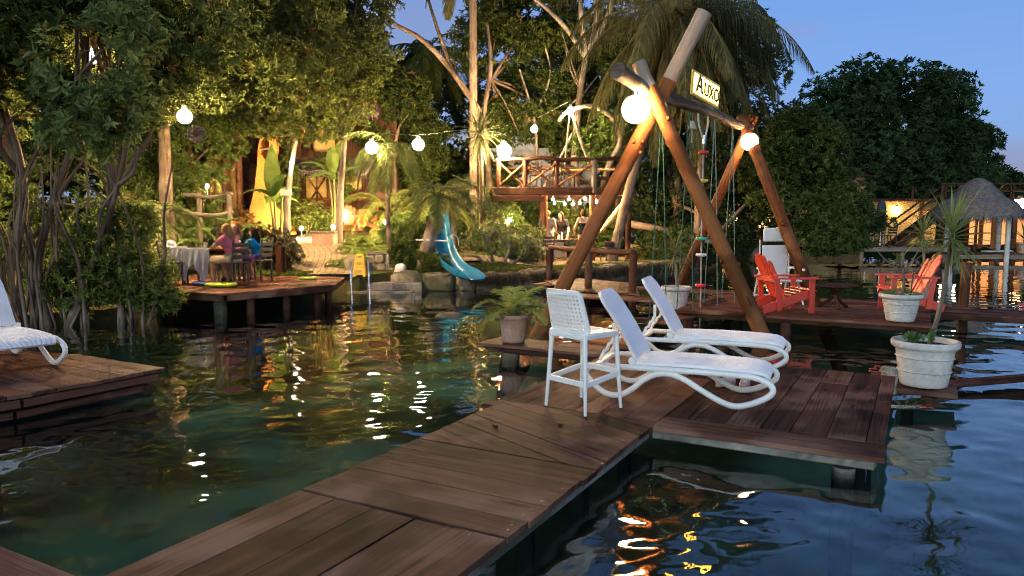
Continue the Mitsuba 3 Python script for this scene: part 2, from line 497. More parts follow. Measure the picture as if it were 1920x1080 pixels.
# ================================================================ DOCKS
C0, DA, DB = np.array([1.08, 5.59]), np.array([.4822, .8761]), np.array([.8761, -.4822])
DOCKM = np.eye(4); DOCKM[:2, 0], DOCKM[:2, 1], DOCKM[:2, 3] = DA, DB, C0     # dock frame: first axis away, second to the side


def planks(holder, poly, ang, width, top, thick=.035, gap=.007, mat='deck_wood', frame=DOCKM, seed=0, joints=None, jit=.012, wvar=.0, heads=False):
    """Boards that fill the polygon, each an entry of its own."""
    nails = []
    rng = np.random.default_rng(seed)
    flip = np.linalg.det(frame[:3, :3]) < 0
    r = shapely.affinity.rotate(poly, -ang, origin=(0, 0))
    x0, y0, x1, y1 = r.bounds
    y = y0
    while y < y1 - .01:
        w = width * (1 + wvar * rng.uniform(-1, 1))
        if y1 - (y + w) < .4 * width:
            w = y1 - y
        cuts = [x0 - 1] + (sorted(rng.uniform(x0 + .5, x1 - .5, joints)) if joints else []) + [x1 + 1]
        for c0, c1 in zip(cuts[:-1], cuts[1:]):
            g = r.intersection(sbox(c0 + gap / 2, y + gap / 2, c1 - gap / 2, y + w - gap / 2))
            for q in getattr(g, 'geoms', [g]):
                if q.is_empty or q.area < .004:
                    continue
                v, f = extrude(q.simplify(.002), -thick, 0.0)
                bx = q.bounds; k = nextid()
                endm = (np.abs(v[:, 0] - bx[0]) < .002) * rng.uniform(-jit, jit) + (np.abs(v[:, 0] - bx[2]) < .002) * rng.uniform(-jit, jit)
                v[:, 0] += endm
                uv = np.stack([v[:, 0], k * 10 + 5 + (v[:, 1] - y) + v[:, 2]], 1)
                v[:, 2] += top + rng.uniform(-.003, .003) + (v[:, 0] - bx[0]) * rng.uniform(-.001, .001)
                for ex in (bx[0] + .05, (bx[0] + bx[2]) / 2, bx[2] - .05):
                    for ey in (bx[1] + .25 * (bx[3] - bx[1]), bx[3] - .25 * (bx[3] - bx[1])):
                        e_ = Point(ex + rng.uniform(-.015, .015), ey + rng.uniform(-.02, .02))
                        if q.contains(e_):
                            o_ = shapely.affinity.rotate(e_, ang, origin=(0, 0)); nails.append((o_.x, o_.y, top + .0045))
                v[:, :2] = np.array(shapely.affinity.rotate(shapely.MultiPoint(v[:, :2]), ang, origin=(0, 0)).__geo_interface__['coordinates'])
                v = v @ frame[:3, :3].T + frame[:3, 3]
                if flip:
                    f = f[:, ::-1]
                part(holder, 'plank', (v, f, uv, None, None), mat)
        y += w
    if heads and nails:
        c_ = np.array(nails) @ frame[:3, :3].T + frame[:3, 3]
        th = np.arange(7) / 7 * 6.2832; n_ = len(c_)
        v = (c_[:, None] + .0065 * np.stack([np.cos(th), np.sin(th), th * 0], 1)[None]).reshape(-1, 3)
        f = np.concatenate([np.stack([np.arange(n_) * 7, np.arange(n_) * 7 + t, np.arange(n_) * 7 + t + 1], 1) for t in range(1, 6)])
        part(holder, 'nail_head', (v, f), 'nail', kind='stuff')


def dp(a, b, z=0.0):
    q = C0 + a * DA + b * DB
    return np.array([q[0], q[1], z])


ZD = .18
dock = thing('plank_dock', 'brown plank walkway that widens into the square platform under the two white loungers', 'dock')
planks(dock, sbox(-5.6, -1.4, -2.30, 0), 0, .28, ZD, heads=True, seed=1, wvar=.12)
planks(dock, sbox(-2.285, -1.4, -1.12, 0), 90, .235, ZD, heads=True, seed=2, wvar=.1)
planks(dock, Polygon([(-1.11, -1.4), (-1.11, 0), (.16, 0), (.16, -1.52), (-.02, -1.52), (-.02, -1.4)]), 113.5, .21, ZD, heads=True, seed=3, wvar=.12)
planks(dock, sbox(.17, 0.0, .36, 1.6).union(sbox(.005, 0.0, .165, 1.6)), 90, .18, ZD, heads=True, seed=4)
planks(dock, sbox(.17, -1.45, 2.98, -.003), 0, .235, ZD, heads=True, seed=5, wvar=.15, joints=1)
planks(dock, sbox(.37, .003, 2.98, 1.6), 0, .235, ZD, heads=True, seed=6, wvar=.15, joints=1)
for a0, b0, a1, b1 in ((-5.6, -.05, .0, -.05), (-5.6, -1.34, 0, -1.34), (.05, .0, .05, 1.55), (.1, 1.53, 2.95, 1.53), (2.92, -1.4, 2.92, 1.45), (.1, -1.4, 2.85, -1.4)):
    part(dock, 'edge_beam', beam(dp(a0, b0, .112), dp(a1, b1, .112), .06, .06), 'concrete')
for a, b in ((.2, 1.35), (2.7, 1.35), (2.7, -1.2), (.2, -1.2), (-2.3, -.15), (-2.3, -1.2), (-4.5, -.15), (-4.5, -1.2), (1.4, -1.2)):
    part(dock, 'pile', tube([dp(a, b, -1.4), dp(a, b, -.4), dp(a, b, .03)], [.085, .08, .08], 10, bump=.15, seed=3), 'concrete')

d2 = thing('corner_dock', 'plank walkway corner cut off at the lower edge of the view beside the main walkway', 'dock')
planks(d2, sbox(-6.2, -5.5, -3.55, -1.42), 90, .26, ZD - .01, seed=7, wvar=.1)
part(d2, 'edge_beam', beam(dp(-3.6, -5.5, .08), dp(-3.6, -1.5, .08), .08, .12), 'concrete')
part(d2, 'pile', tube([dp(-3.8, -2.6, -1.4), dp(-3.8, -2.6, .02)], .08, 10), 'concrete')

d3 = thing('pot_dock', 'narrow low plank jetty carrying the terracotta pot of palm', 'dock')
planks(d3, sbox(2.55, -3.15, 3.12, -2.2), 90, .29, .2, seed=8)
planks(d3, sbox(2.55, -2.19, 3.12, -1.46), 90, .29, .2, seed=9)
part(d3, 'pile', tube([dp(2.75, -2.9, -1.4), dp(2.75, -2.75, .16)], [.16, .12], 9, bump=.4, seed=5), 'stone', label='rough stone pile')
part(d3, 'edge_beam', beam(dp(2.6, -3.0, .13), dp(2.6, -1.5, .13), .06, .06), 'dark_wood')

d4 = thing('red_chair_dock', 'low plank platform carrying both red armchairs and the little round table', 'dock')
planks(d4, sbox(6.3, -1.7, 9.5, 1.95), 90, .22, .3, seed=10, wvar=.15, joints=1)
planks(d4, sbox(8.2, 1.96, 9.3, 7.5), 90, .22, .27, seed=11, wvar=.1, joints=2)
for a0, b0, a1, b1 in ((6.34, -1.7, 6.34, 1.9), (6.4, 1.9, 9.4, 1.9), (9.4, -1.6, 9.4, 1.8), (8.24, 2.0, 8.24, 7.4)):
    part(d4, 'edge_beam', beam(dp(a0 + (.2 if a0 < 7 else 0), b0, .215), dp(a1 + (.2 if a1 < 7 else 0), b1, .215), .08, .09), 'dark_wood')
for a, b in ((6.5, 1.7), (6.5, 0), (6.5, -1.5), (9.2, 1.7), (9.2, -1.5), (8.4, 4.2), (9.1, 6.5)):
    part(d4, 'pile', tube([dp(a, b, -1.4), dp(a, b, .2)], .085, 9, bump=.2), 'dark_wood')

d5 = thing('swing_walkway', 'long single plank walkway crossing the water behind the swings', 'dock')
planks(d5, sbox(8.35, -5.0, 9.0, -1.72), 90, .31, .2, seed=12, joints=1)
planks(d5, sbox(10.6, -6.5, 11.2, -1.2), 90, .3, .2, seed=13, joints=1)
for b in (-2.2, -3.6, -4.8):
    part(d5, 'pile', tube([dp(8.7, b, -1.4), dp(8.7, b, .16)], .08, 8), 'dark_wood')
for b in (-1.6, -4., -6.2):
    part(d5, 'pile', tube([dp(10.9, b, -1.4), dp(10.9, b, .16)], .08, 8), 'dark_wood')

LD = np.eye(4)
d6 = thing('lounger_dock', 'brown plank deck with a double timber edge under the lone lounger by the mangroves', 'dock')
planks(d6, Polygon([(-3.57, 7.5), (-4.88, 8.25), (-9.5, 9.6), (-9.5, 4.0), (-5.3, 5.2), (-4.25, 6.4)]), 150, .2, .25, seed=14, frame=LD, wvar=.15)
for z, o in ((.165, .03), (.06, .10)):
    part(d6, 'edge_beam', beam((-3.62 - o, 7.46, z), (-4.27 - o, 6.38, z), .06, .075), 'deck_wood')
    part(d6, 'edge_beam', beam((-4.29 - o, 6.36, z), (-5.3 - o, 5.2, z), .06, .075), 'deck_wood')
    part(d6, 'edge_beam', beam((-3.66, 7.47 - o, z), (-4.9, 8.17 - o, z), .06, .075), 'dark_wood')
for x, y in ((-5.5, 7.6), (-5.7, 6.6), (-6.3, 7.9), (-6.7, 5.8)):
    part(d6, 'pile', tube([(x, y, -1.4), (x, y, .2)], .08, 9), 'dark_wood')

d7 = thing('table_dock', 'raised plank deck on pale piles under the dining table', 'dock')
planks(d7, Polygon([(-7.6, 14.3), (-5.27, 13.38), (-3.66, 15.30), (-3.9, 17.2), (-5.3, 17.9), (-7.6, 17.9)]), 62, .2, .42, seed=15, frame=LD, wvar=.1, joints=2)
for p0, p1, z, w, h in (((-7.6, 14.36), (-5.30, 13.45), .33, .06, .12), ((-5.22, 13.5), (-3.74, 15.27), .33, .06, .12), ((-3.74, 15.4), (-3.95, 17.1), .33, .06, .12)):
    part(d7, 'fascia', beam((*p0, z), (*p1, z), w, h), 'deck_wood')
for k, (x, y) in enumerate(((-5.45, 13.72), (-5.0, 14.05), (-4.5, 14.65), (-4.05, 15.25), (-6.6, 14.15), (-4.1, 16.4))):
    part(d7, 'pile', tube([(x, y, -1.4), (x, y, .3)], .12 if k == 0 else .075, 10, bump=.1), 'concrete' if k == 0 else 'dark_wood')

d8 = thing('railed_jetty', 'small plank jetty with a dark timber handrail in front of the bar', 'dock')
planks(d8, Polygon([(.75, 19.4), (1.15, 16.3), (2.66, 15.3), (2.95, 17.9), (1.5, 19.8)]), 80, .24, .22, seed=16, frame=LD, joints=1)
rp = [(.96, 18.97), (1.75, 16.9), (2.56, 15.65)]
for i, (x, y) in enumerate(rp):
    part(d8, 'rail_post', tube([(x, y, -1.3), (x, y, .3), (x + .01, y, 1.0 + .02 * i)], .085, 9, bump=.12, seed=i), 'dark_wood')
for (x, y), (x2, y2) in zip(rp[:-1], rp[1:]):
    part(d8, 'handrail', tube(curve([(x, y, 1.06), ((x + x2) / 2, (y + y2) / 2, 1.045), (x2, y2, 1.08)], 6), .06, 8, bump=.15), 'dark_wood')
part(d8, 'pile', tube([(1.6, 17.6, -1.4), (1.6, 17.6, .18)], .09, 8), 'dark_wood')

# boom, mooring post, stump, stones in the water
fb = thing('floating_boom', 'long thin low timber strip floating out beyond the white pot with the spiky plant', 'boom')
part(fb, 'timber', beam((4.25, 7.45, .075), (5.62, 7.84, .08), .13, .06), 'deck_wood')
part(fb, 'timber', beam((5.63, 7.84, .08), (8.4, 8.6, .08), .13, .06), 'deck_wood')
bd = thing('pot_plank', 'short plank bracket beside the platform corner under the white spiky plant pot', 'plank')
put(bd, beam(dp(2.62, 1.62, .155), dp(2.62, 2.12, .155), .5, .05), 'deck_wood')
solo('mooring_post', tube([(7.95, 12.94, -1.4), (7.95, 12.94, .3), (7.97, 12.94, 1.02)], .085, 10, bump=.1), 'dark_wood', 'brown mooring post standing alone in water behind the white spiky plant pot', 'post')
st = thing('round_stage', 'round wooden disc platform low on the water behind the bar stool', 'platform')
part(st, 'disc', lathe([(0, .10), (.40, .10), (.43, .12), (.43, .17), (.41, .19), (0, .19)], 28, (1.45, 9.75, 0)), 'log_wood', smooth=40)
part(st, 'post', tube([(1.45, 9.75, -1.4), (1.45, 9.75, .11)], .09, 9), 'dark_wood')
solo('lake_rock', rock((-1.15, 13.6, -.02), (.5, .3, .16), 4), 'stone', 'pale flat rock just breaking the water surface below the slide', 'rock', smooth=True)

# ================================================================ SHORE STONEWORK
def stone_run(holder, pts, h, z0, wmin, wmax, depth, seed, base='stone'):
    rng = np.random.default_rng(seed); L = LineString(pts); s = 0
    while s < L.length - .1:
        w = rng.uniform(wmin, wmax); w = min(w, L.length - s)
        a, b = L.interpolate(s), L.interpolate(s + w)
        c = ((a.x + b.x) / 2, (a.y + b.y) / 2, z0 + h / 2 + rng.uniform(-.03, .03))
        part(holder, base, xform(rock((0, 0, 0), (w * 1.08, depth * rng.uniform(.9, 1.15), h * rng.uniform(1.0, 1.15)), rng.integers(1000), 3, .3, 7.0), X(*c, math.degrees(math.atan2(b.y - a.y, b.x - a.x)))), 'stone', smooth=50)
        s += w


w1 = thing('shore_wall', 'rough coral stone wall along the water under the slide and garden', 'wall')
stone_run(w1, [(-3.0, 18.4), (-1.2, 18.45), (1.43, 19.85), (3.9, 22.55), (6.3, 25.75)], .50, -.08, .5, 1.1, .6, 1)
stone_run(w1, [(-3.0, 18.55), (-1.2, 18.6), (1.43, 20.0), (3.9, 22.7), (6.3, 25.9)], .5, -.55, .7, 1.3, .8, 2)
w2 = thing('retaining_wall', 'low garden wall of irregular pale stones left of the slide', 'wall')
part(w2, 'core', rbox((-3.05, 19.25, .62), (1.35, .34, .5), .03), 'concrete', smooth=40)
rng = np.random.default_rng(5)
for ix in range(6):
    for iz in range(2):
        part(w2, 'stone', rock((-3.62 + ix * .235 + rng.uniform(-.03, .03), 19.07, .50 + iz * .24 + rng.uniform(-.02, .02)), (.25, .12, .27), int(rng.integers(999)), 2, .3), 'stone', smooth=50)
part(w2, 'coping', rbox((-3.05, 19.25, .90), (1.42, .40, .07), .02), 'stone', smooth=40)
solo('stone_block', rock((-4.02, 18.85, .62), (.5, .42, .52), 8, 3, .15), 'stone', 'squared pale stone block seat beside the path, in front of the retaining wall', 'stone seat', smooth=45)
stp = thing('lake_steps', 'two wide concrete steps going down into the water by the ladder', 'steps')
for i, (x0, x1, y0, y1, z) in enumerate(((-3.95, -2.2, 18.0, 18.6, .22), (-4.0, -2.4, 17.75, 18.2, .03), (-4.4, -2.0, 18.5, 19.0, .40))):
    part(stp, 'step', rbox(((x0 + x1) / 2, (y0 + y1) / 2, z - .15), (x1 - x0, y1 - y0, .3), .02), 'concrete', smooth=40)
lad = thing('swim_ladder', 'shiny steel swim ladder with two curved handrails at the dock corner', 'ladder')
for o in (0, .40):
    part(lad, 'handrail', tube(curve([(-3.72 + o, 17.2, .42), (-3.74 + o, 17.15, .72), (-3.72 + o, 17.0, .80), (-3.66 + o, 16.75, .62), (-3.6 + o, 16.5, .2), (-3.57 + o, 16.42, -.12)], 20), .017, 8), 'metal')
# ================================================================ WHITE FURNITURE
WHITE = (.85, .82, .77)


def ribbed(path, y0, y1, n, t, depth=.006, taper=0.0):
    """A panel of lengthwise ribs swept along a path in x, z."""
    P = np.asarray(path, float); m = len(P)
    d = np.gradient(P, axis=0); d /= np.linalg.norm(d, axis=1, keepdims=True); N = np.stack([-d[:, 1], d[:, 0]], 1)
    prof = [(0, -t)]
    for k in range(n):
        a, b = k / n, (k + 1) / n; e = .22 / n
        prof += [(a + .13 / n, -depth if k else -t * .3), (a + e, 0), (b - e, 0), (b - .13 / n, -depth if k < n - 1 else -t * .3)]
    prof.append((1, -t)); prof = np.array(prof)
    L = np.linspace(0, 1, m); pinch = taper * (np.clip((L - .82) / .18, 0, 1) ** 2)
    yy = y0 + (y1 - y0) * prof[None, :, 0]; mid = (y0 + y1) / 2
    yy = mid + (yy - mid) * (1 - pinch[:, None])
    v = np.stack([P[:, :1] + N[:, :1] * prof[None, :, 1], yy, P[:, 1:] + N[:, 1:] * prof[None, :, 1]], -1)
    k = len(prof); i, j = np.meshgrid(np.arange(m - 1), np.arange(k), indexing='ij')
    a, b = (i * k + j).ravel(), (i * k + (j + 1) % k).ravel()
    f = [np.stack([a, b + k, b], 1), np.stack([a, a + k, b + k], 1)]
    e = (m - 1) * k
    f.append(np.array([(0, q, q + 1) for q in range(1, k - 1)])); f.append(np.array([(e, e + q + 1, e + q) for q in range(1, k - 1)]))
    return v.reshape(-1, 3), np.vstack(f)


def lounger(label, xf, group, up=58, mat='plastic', col=WHITE):
    t = thing('sun_lounger', label, 'sun lounger', group)
    loop = curve([(.02, .285), (.35, .292), (.8, .296), (1.2, .296), (1.42, .285), (1.545, .235), (1.565, .17), (1.50, .11), (1.38, .052), (1.27, .028), (1.16, .055), (1.0, .135), (.86, .215),
                  (.74, .255), (.62, .252), (.5, .195), (.4, .105), (.31, .045), (.22, .028), (.12, .055), (.03, .125), (-.03, .20), (-.01, .262), (.06, .287)], 110)
    for y in (.03, .67):
        part(t, 'side_frame', sweep(np.stack([loop[:, 0], np.full(110, y), loop[:, 1]], 1), .046, .050, (0, 1, 0), .3), mat, smooth=50, col=col)
    for x, z in ((.06, .285), (.72, .26), (1.42, .275)):
        part(t, 'cross_bar', beam((x, .04, z), (x, .66, z), .05, .035)[:2], mat, col=col)
    part(t, 'seat_panel', ribbed(np.concatenate([np.stack([np.linspace(.38, 1.36, 22), .338 + .012 * np.sin(np.linspace(0, 1, 22) * 3.0)], 1), [(1.45, .332), (1.51, .312), (1.545, .275)]]), .05, .65, 12, .028, depth=.013, taper=.16), mat, smooth=35, col=(.84, .79, .75))
    a = math.radians(up); s = np.linspace(.02, .70, 16)
    bow = .018 * np.sin(s / .7 * np.pi)
    part(t, 'backrest', ribbed(np.stack([.40 - s * math.cos(a) + bow * math.sin(a), .335 + s * math.sin(a) + bow * math.cos(a)], 1)[::1], .075, .625, 10, .032, depth=.013, taper=.32), mat, smooth=35, col=(.83, .79, .75))
    for y in (.055, .645):
        part(t, 'hinge', xform(lathe([(0, -.028), (.03, -.028), (.034, -.018), (.034, .018), (.03, .028), (0, .028)], 14), np.array([[1, 0, 0, .385], [0, 0, -1, y], [0, 1, 0, .345], [0, 0, 0, 1.0]])), mat, smooth=40, col=col)
    for y in (.16, .54):
        zig = [(.40 - .40 * math.cos(a), y, .335 + .38 * math.sin(a))] + [(.21 - .022 * i, y, .335 + .26 * math.sin(a) - .032 * i * 1.05 + (.012 if i % 2 else -.012)) for i in range(1, 6)] + [(.06, y, .31)]
        part(t, 'prop', sweep(np.array(zig), .03, .03, (0, 1, 0)), mat, smooth=50, col=col)
    move(t, xf)
    return t


def XD(x, y, z, deg):
    return X(x, y, z, deg)


lounger('white plastic sun lounger on the platform, the one just behind the tall bar stool', X(.69, 6.56, ZD, -22.5), 'sun loungers on the platform')
lounger('white plastic sun lounger on the platform, second and farther one from the bar stool', X(1.34, 8.02, ZD, -22.5), 'sun loungers on the platform')
lounger('white sun lounger partly cut off on the plank deck by the mangroves', X(-6.22, 7.9, .25, -37.8), None, up=52)

sandals = []
for i, (x, y, r) in enumerate(((1.98, 6.95, 35), (2.17, 6.84, 62))):
    k = thing('clog', ('pale pink rubber clog lying under the sun lounger beside its twin', 'pale rubber clog under the sun lounger, the one nearer the platform corner')[i], 'shoe', 'pair of rubber clogs')
    b = [m3.Manifold.sphere(r0, 12).translate(p) for p, r0 in (((0, 0, .035), .035), ((.11, .005, .04), .044), ((.19, 0, .035), .036))]
    up = m3.Manifold.batch_hull(b[:2]) + m3.Manifold.batch_hull(b[1:])
    cutm = m3.Manifold.batch_hull([m3.Manifold.sphere(.026, 10).translate(p) for p in ((-.005, 0, .07), (.06, 0, .07), (-.005, 0, .045), (.05, 0, .05))])
    part(k, 'shell', man(up.trim_by_plane([0, 0, 1], .012) - cutm), 'plastic', smooth=50, col=(.72, .55, .48))
    part(k, 'sole', hullpts([(x0 + rr * math.cos(q), rr * .95 * math.sin(q), z) for x0, rr in ((0, .037), (.11, .046), (.19, .037)) for q in np.linspace(0, 6.28, 12) for z in (0, .014)]), 'plastic', smooth=40, col=(.55, .42, .37))
    move(k, X(x, y, ZD + .004, r))


# ---------------------------------------------------------------- bar stool
def holed(w, h, nx, nz, corner, skew, holes=True, margin=.035):
    pl = sbox(-w / 2 + corner, corner, w / 2 - corner, h - corner).buffer(corner, quad_segs=6)
    hs = []
    inner = pl.buffer(-margin)
    for i in range(nx):
        for j in range(nz):
            cx = -w / 2 + margin + (i + .5) * (w - 2 * margin) / nx; cz = margin + (j + .5) * (h - 2 * margin) / nz
            a, b = (w - 2 * margin) / nx * .43, (h - 2 * margin) / nz * .40
            q = Polygon([(cx - a, cz - b * .4), (cx - a * .3, cz + b), (cx + a, cz + b * .4), (cx + a * .3, cz - b)])
            if inner.contains(q):
                hs.append(q)
    return pl.difference(shapely.union_all(hs)) if holes else pl


stool = thing('bar_stool', 'tall white plastic bar stool with perforated backrest standing on the walkway', 'bar stool')
v, f = extrude(holed(.46, .39, 11, 9, .05, 0), 0, .016)
xx, zz, th = v[:, 0].copy(), v[:, 1].copy(), v[:, 2].copy()
k_ = 1 - .10 * (zz / .36)
part(stool, 'backrest', (np.stack([xx * k_, -.205 - .09 * zz / .36 + .9 * xx ** 2 + th, .655 + zz * .94], 1), f[:, ::-1]), 'plastic', smooth=35, col=WHITE)
v, f = extrude(holed(.47, .44, 12, 11, .09, 0, margin=.05), 0, .02)
part(stool, 'seat', (np.stack([v[:, 0], v[:, 1] - .22, .652 + v[:, 2] - .012 * np.clip((v[:, 1] - .30) / .14, 0, 1) - .016 * np.cos(v[:, 0] / .235 * 1.57) * np.cos((v[:, 1] - .22) / .22 * 1.4)], 1), f), 'plastic', smooth=35, col=WHITE)
for sx in (-1, 1):
    for sy in (-1, 1):
        part(stool, 'leg', tube([(sx * .195, sy * .185, .655), (sx * .215, sy * .20, .3), (sx * .235, sy * .215, 0)], [.021, .018, .014], 10), 'plastic', col=WHITE)
    part(stool, 'seat_rail', sweep(np.array([(sx * .20, -.20, .635), (sx * .21, 0, .64), (sx * .20, .20, .635)]), .03, .045, (1, 0, 0)), 'plastic', smooth=50, col=WHITE)
    part(stool, 'foot_rail', beam((sx * .219, -.20, .245), (sx * .219, .20, .30), .018, .045)[:2], 'plastic', col=WHITE)
part(stool, 'seat_rail', sweep(np.array([(-.2, -.195, .63), (0, -.215, .64), (.2, -.195, .63)]), .03, .045, (0, 1, 0)), 'plastic', smooth=50, col=WHITE)
part(stool, 'foot_rail', beam((-.219, -.203, .25), (.219, -.203, .25), .018, .045)[:2], 'plastic', col=WHITE)
part(stool, 'foot_rail', beam((-.219, .203, .31), (.219, .203, .31), .018, .045)[:2], 'plastic', col=WHITE)
move(stool, X(.61, 6.21, ZD, -50))

# ---------------------------------------------------------------- red armchairs
RED = (.58, .048, .022)


def armchair(label, xf, group):
    t = thing('red_armchair', label, 'armchair', group)
    for s in (-1, 1):
        part(t, 'side_board', beam((s * .27, .36, .33), (s * .27, -.46, .06), .025, .13)[:2], 'plastic', col=RED)
        part(t, 'front_leg', beam((s * .31, .30, 0), (s * .31, .30, .53), .09, .025, up=(1, 0, 0))[:2], 'plastic', col=RED)
        part(t, 'rear_leg', beam((s * .31, -.22, .05), (s * .31, -.28, .55), .08, .025, up=(1, 0, 0))[:2], 'plastic', col=RED)
        arm = Polygon([(-.06, -.36), (-.05, .34), (-.03, .40), (.05, .40), (.09, .33), (.07, .0), (.03, -.36)])
        v, f = extrude(arm, .535, .56)
        if s < 0:
            v[:, 0] *= -1; f = f[:, ::-1]
        v[:, 0] += s * .31
        part(t, 'arm', (v, f), 'plastic', smooth=30, col=RED)
    for i in range(6):
        y = .36 - i * .088; z = .385 - i * .028 + (0 if i else -.03)
        part(t, 'seat_slat', beam((-.28, y, z), (.28, y, z), .078, .02, up=(0, .31, .95))[:2], 'plastic', col=RED)
    for i in range(5):
        o = (i - 2) * .105; top = .80 - .03 * (i - 2) ** 2
        lean = lambda h: (-.16 - .40 * h, .24 + .80 * h)
        sp = Polygon([(-.046, 0), (-.05, top - .05), (-.03, top), (.03, top), (.05, top - .05), (.046, 0)])
        v, f = extrude(sp, -.01, .012)
        fan = 1 + .22 * v[:, 1]
        part(t, 'back_slat', (np.stack([(o * fan) + v[:, 0] * (1 + .12 * v[:, 1]), -.12 - .42 * v[:, 1] + .9 * v[:, 2] + .06 * o * o * 10, .22 + .88 * v[:, 1] + .42 * v[:, 2]], 1), f[:, ::-1]), 'plastic', smooth=30, col=RED)
    part(t, 'back_rail', beam((-.33, -.30, .52), (.33, -.30, .52), .03, .07)[:2], 'plastic', col=RED)
    move(t, xf)
    return t


armchair('red slatted armchair beside the white high-backed recliner on the low platform', X(4.36, 11.78, .305, -84), 'red slatted armchairs')
armchair('red slatted armchair behind the beige pot with a bare branching plant', X(6.42, 11.95, .305, 80), 'red slatted armchairs')
armchair('bright red slatted armchair with its back to the garden spotlight, nearest the palm trunk', X(-6.35, 28.4, 1.32, 18, 1.08), 'red slatted armchairs')
armchair('red slatted armchair in side view among the garden ferns', X(-5.55, 28.6, 1.33, 100, 1.08), 'red slatted armchairs')

rc = thing('recliner', 'white high-backed folding recliner with a separate head cushion on the low platform', 'recliner')
part(rc, 'back_panel', rbox((0, 0, .72), (.47, .03, .58), .014), 'plastic', smooth=50, col=(.62, .62, .62))
part(rc, 'head_cushion', rbox((0, .01, 1.19), (.44, .06, .24), .03), 'plastic', smooth=50, col=(.60, .60, .59))
part(rc, 'seat_panel', rbox((0, -.28, .41), (.50, .5, .04), .02), 'plastic', smooth=50, col=(.6, .6, .6))
for s in (-1, 1):
    part(rc, 'leg', tube(curve([(s * .28, .20, .0), (s * .28, .06, .40), (s * .28, -.02, .62)], 8), .017, 8), 'plastic', col=(.7, .7, .7))
    part(rc, 'leg', tube([(s * .28, -.52, 0), (s * .28, -.30, .40)], .017, 8), 'plastic', col=(.7, .7, .7))
    part(rc, 'arm', tube(curve([(s * .29, .05, .60), (s * .29, -.2, .62), (s * .29, -.48, .60)], 8), .022, 8), 'plastic', col=(.7, .7, .7))
    part(rc, 'side_rail', tube([(s * .27, .0, .45), (s * .27, .03, 1.1)], .014, 8), 'plastic', col=(.6, .6, .6))
for z in (.12, .40):
    part(rc, 'cross_rail', tube([(-.28, .17 - z * .3, z), (.28, .17 - z * .3, z)], .014, 7), 'plastic', col=(.7, .7, .7))
move(rc, X(4.62, 13.0, .31, 8))

tb = thing('round_table', 'small round dark wooden table with crossed log legs between the red armchairs', 'table')
part(tb, 'table_top', lathe([(0, .36), (.34, .36), (.355, .37), (.355, .385), (.34, .395), (0, .395)], 28), 'dark_wood', smooth=40)
for k in range(3):
    q = k * 2.09 + .4; c, s = math.cos(q), math.sin(q)
    part(tb, 'leg', tube(curve([(c * .27, s * .27, 0), (c * .04, s * .04, .17), (-c * .10, -s * .10, .36)], 6), .026, 7, bump=.15), 'dark_wood')
move(tb, X(5.36, 12.2, .305))


# ---------------------------------------------------------------- pots
def pot(label, cat, h, rt, rb, mat, xf, rings=True, group=None):
    t = thing('plant_pot', label, cat, group)
    pr = [(0, .0), (rb * .93, 0), (rb, .012)]
    z = [.08, .32, .34, .36, .62, .64, .66, .80]
    for q in z:
        r = rb + (rt * .90 - rb) * q
        if rings and q in (.34, .64):
            r += .012
        pr.append((r, h * q))
    pr += [(rt * .93, h * .84), (rt * .985, h * .87), (rt, h * .91), (rt, h * .965), (rt * .975, h), (rt * .90, h), (rt * .88, h * .97), (rt * .86, h * .88)]
    part(t, 'shell', lathe(pr, 36), mat, smooth=45)
    part(t, 'soil', lathe([(0, h * .89), (rt * .5, h * .895), (rt * .87, h * .875)], 20), 'ground_cover', smooth=True)
    move(t, xf)
    return t


pot('large white ringed pot on the plank bracket, holding the tall spiky plant', 'plant pot', .44, .30, .205, 'white_pot', X(3.97, 7.02, .182))
pot('cream ringed pot holding a bare branching plant on the low platform', 'plant pot', .40, .295, .185, 'white_pot', X(5.62, 10.62, .305))
pot('weathered terracotta pot of palm fronds on the narrow jetty', 'plant pot', .36, .215, .145, 'terracotta', X(.02, 9.42, .203), rings=False)
pot('white square-shouldered pot behind the swing seat, on the single plank walkway', 'plant pot', .40, .27, .16, 'white_pot', X(2.87, 12.85, .205), rings=False)
pot('clay pot half hidden behind the red armchair', 'plant pot', .42, .24, .17, 'terracotta', X(7.35, 13.2, .305))
sp_ = solo('plank_ledge', beam((2.35, 12.95, .17), (3.4, 12.75, .17), .5, .05), 'dark_wood', 'short dark plank under the white pot behind the swings', 'plank')

# ================================================================ SWING FRAME
sw = thing('log_swing', 'tall frame of varnished logs over the water with crossing legs and a long top beam', 'swing frame')


def log(p0, p1, r0, r1, n=14, sag=0.0, seed=0, k=22, amp=.10):
    p0, p1 = np.array(p0, float), np.array(p1, float)
    t = np.linspace(0, 1, k)[:, None]
    P = p0 + (p1 - p0) * t
    P = P + .035 * (meshkit.fbm(np.concatenate([t * 2.5 + seed, t * 0 + .3, t * 0], 1), 2, seed)[:, None] - .5) * np.array([1, .6, 0]) * np.sin(t * np.pi)
    P[:, 2] -= sag * np.sin(t[:, 0] * np.pi)
    return tube(P, np.linspace(r0, r1, k), n, bump=amp, seed=seed)


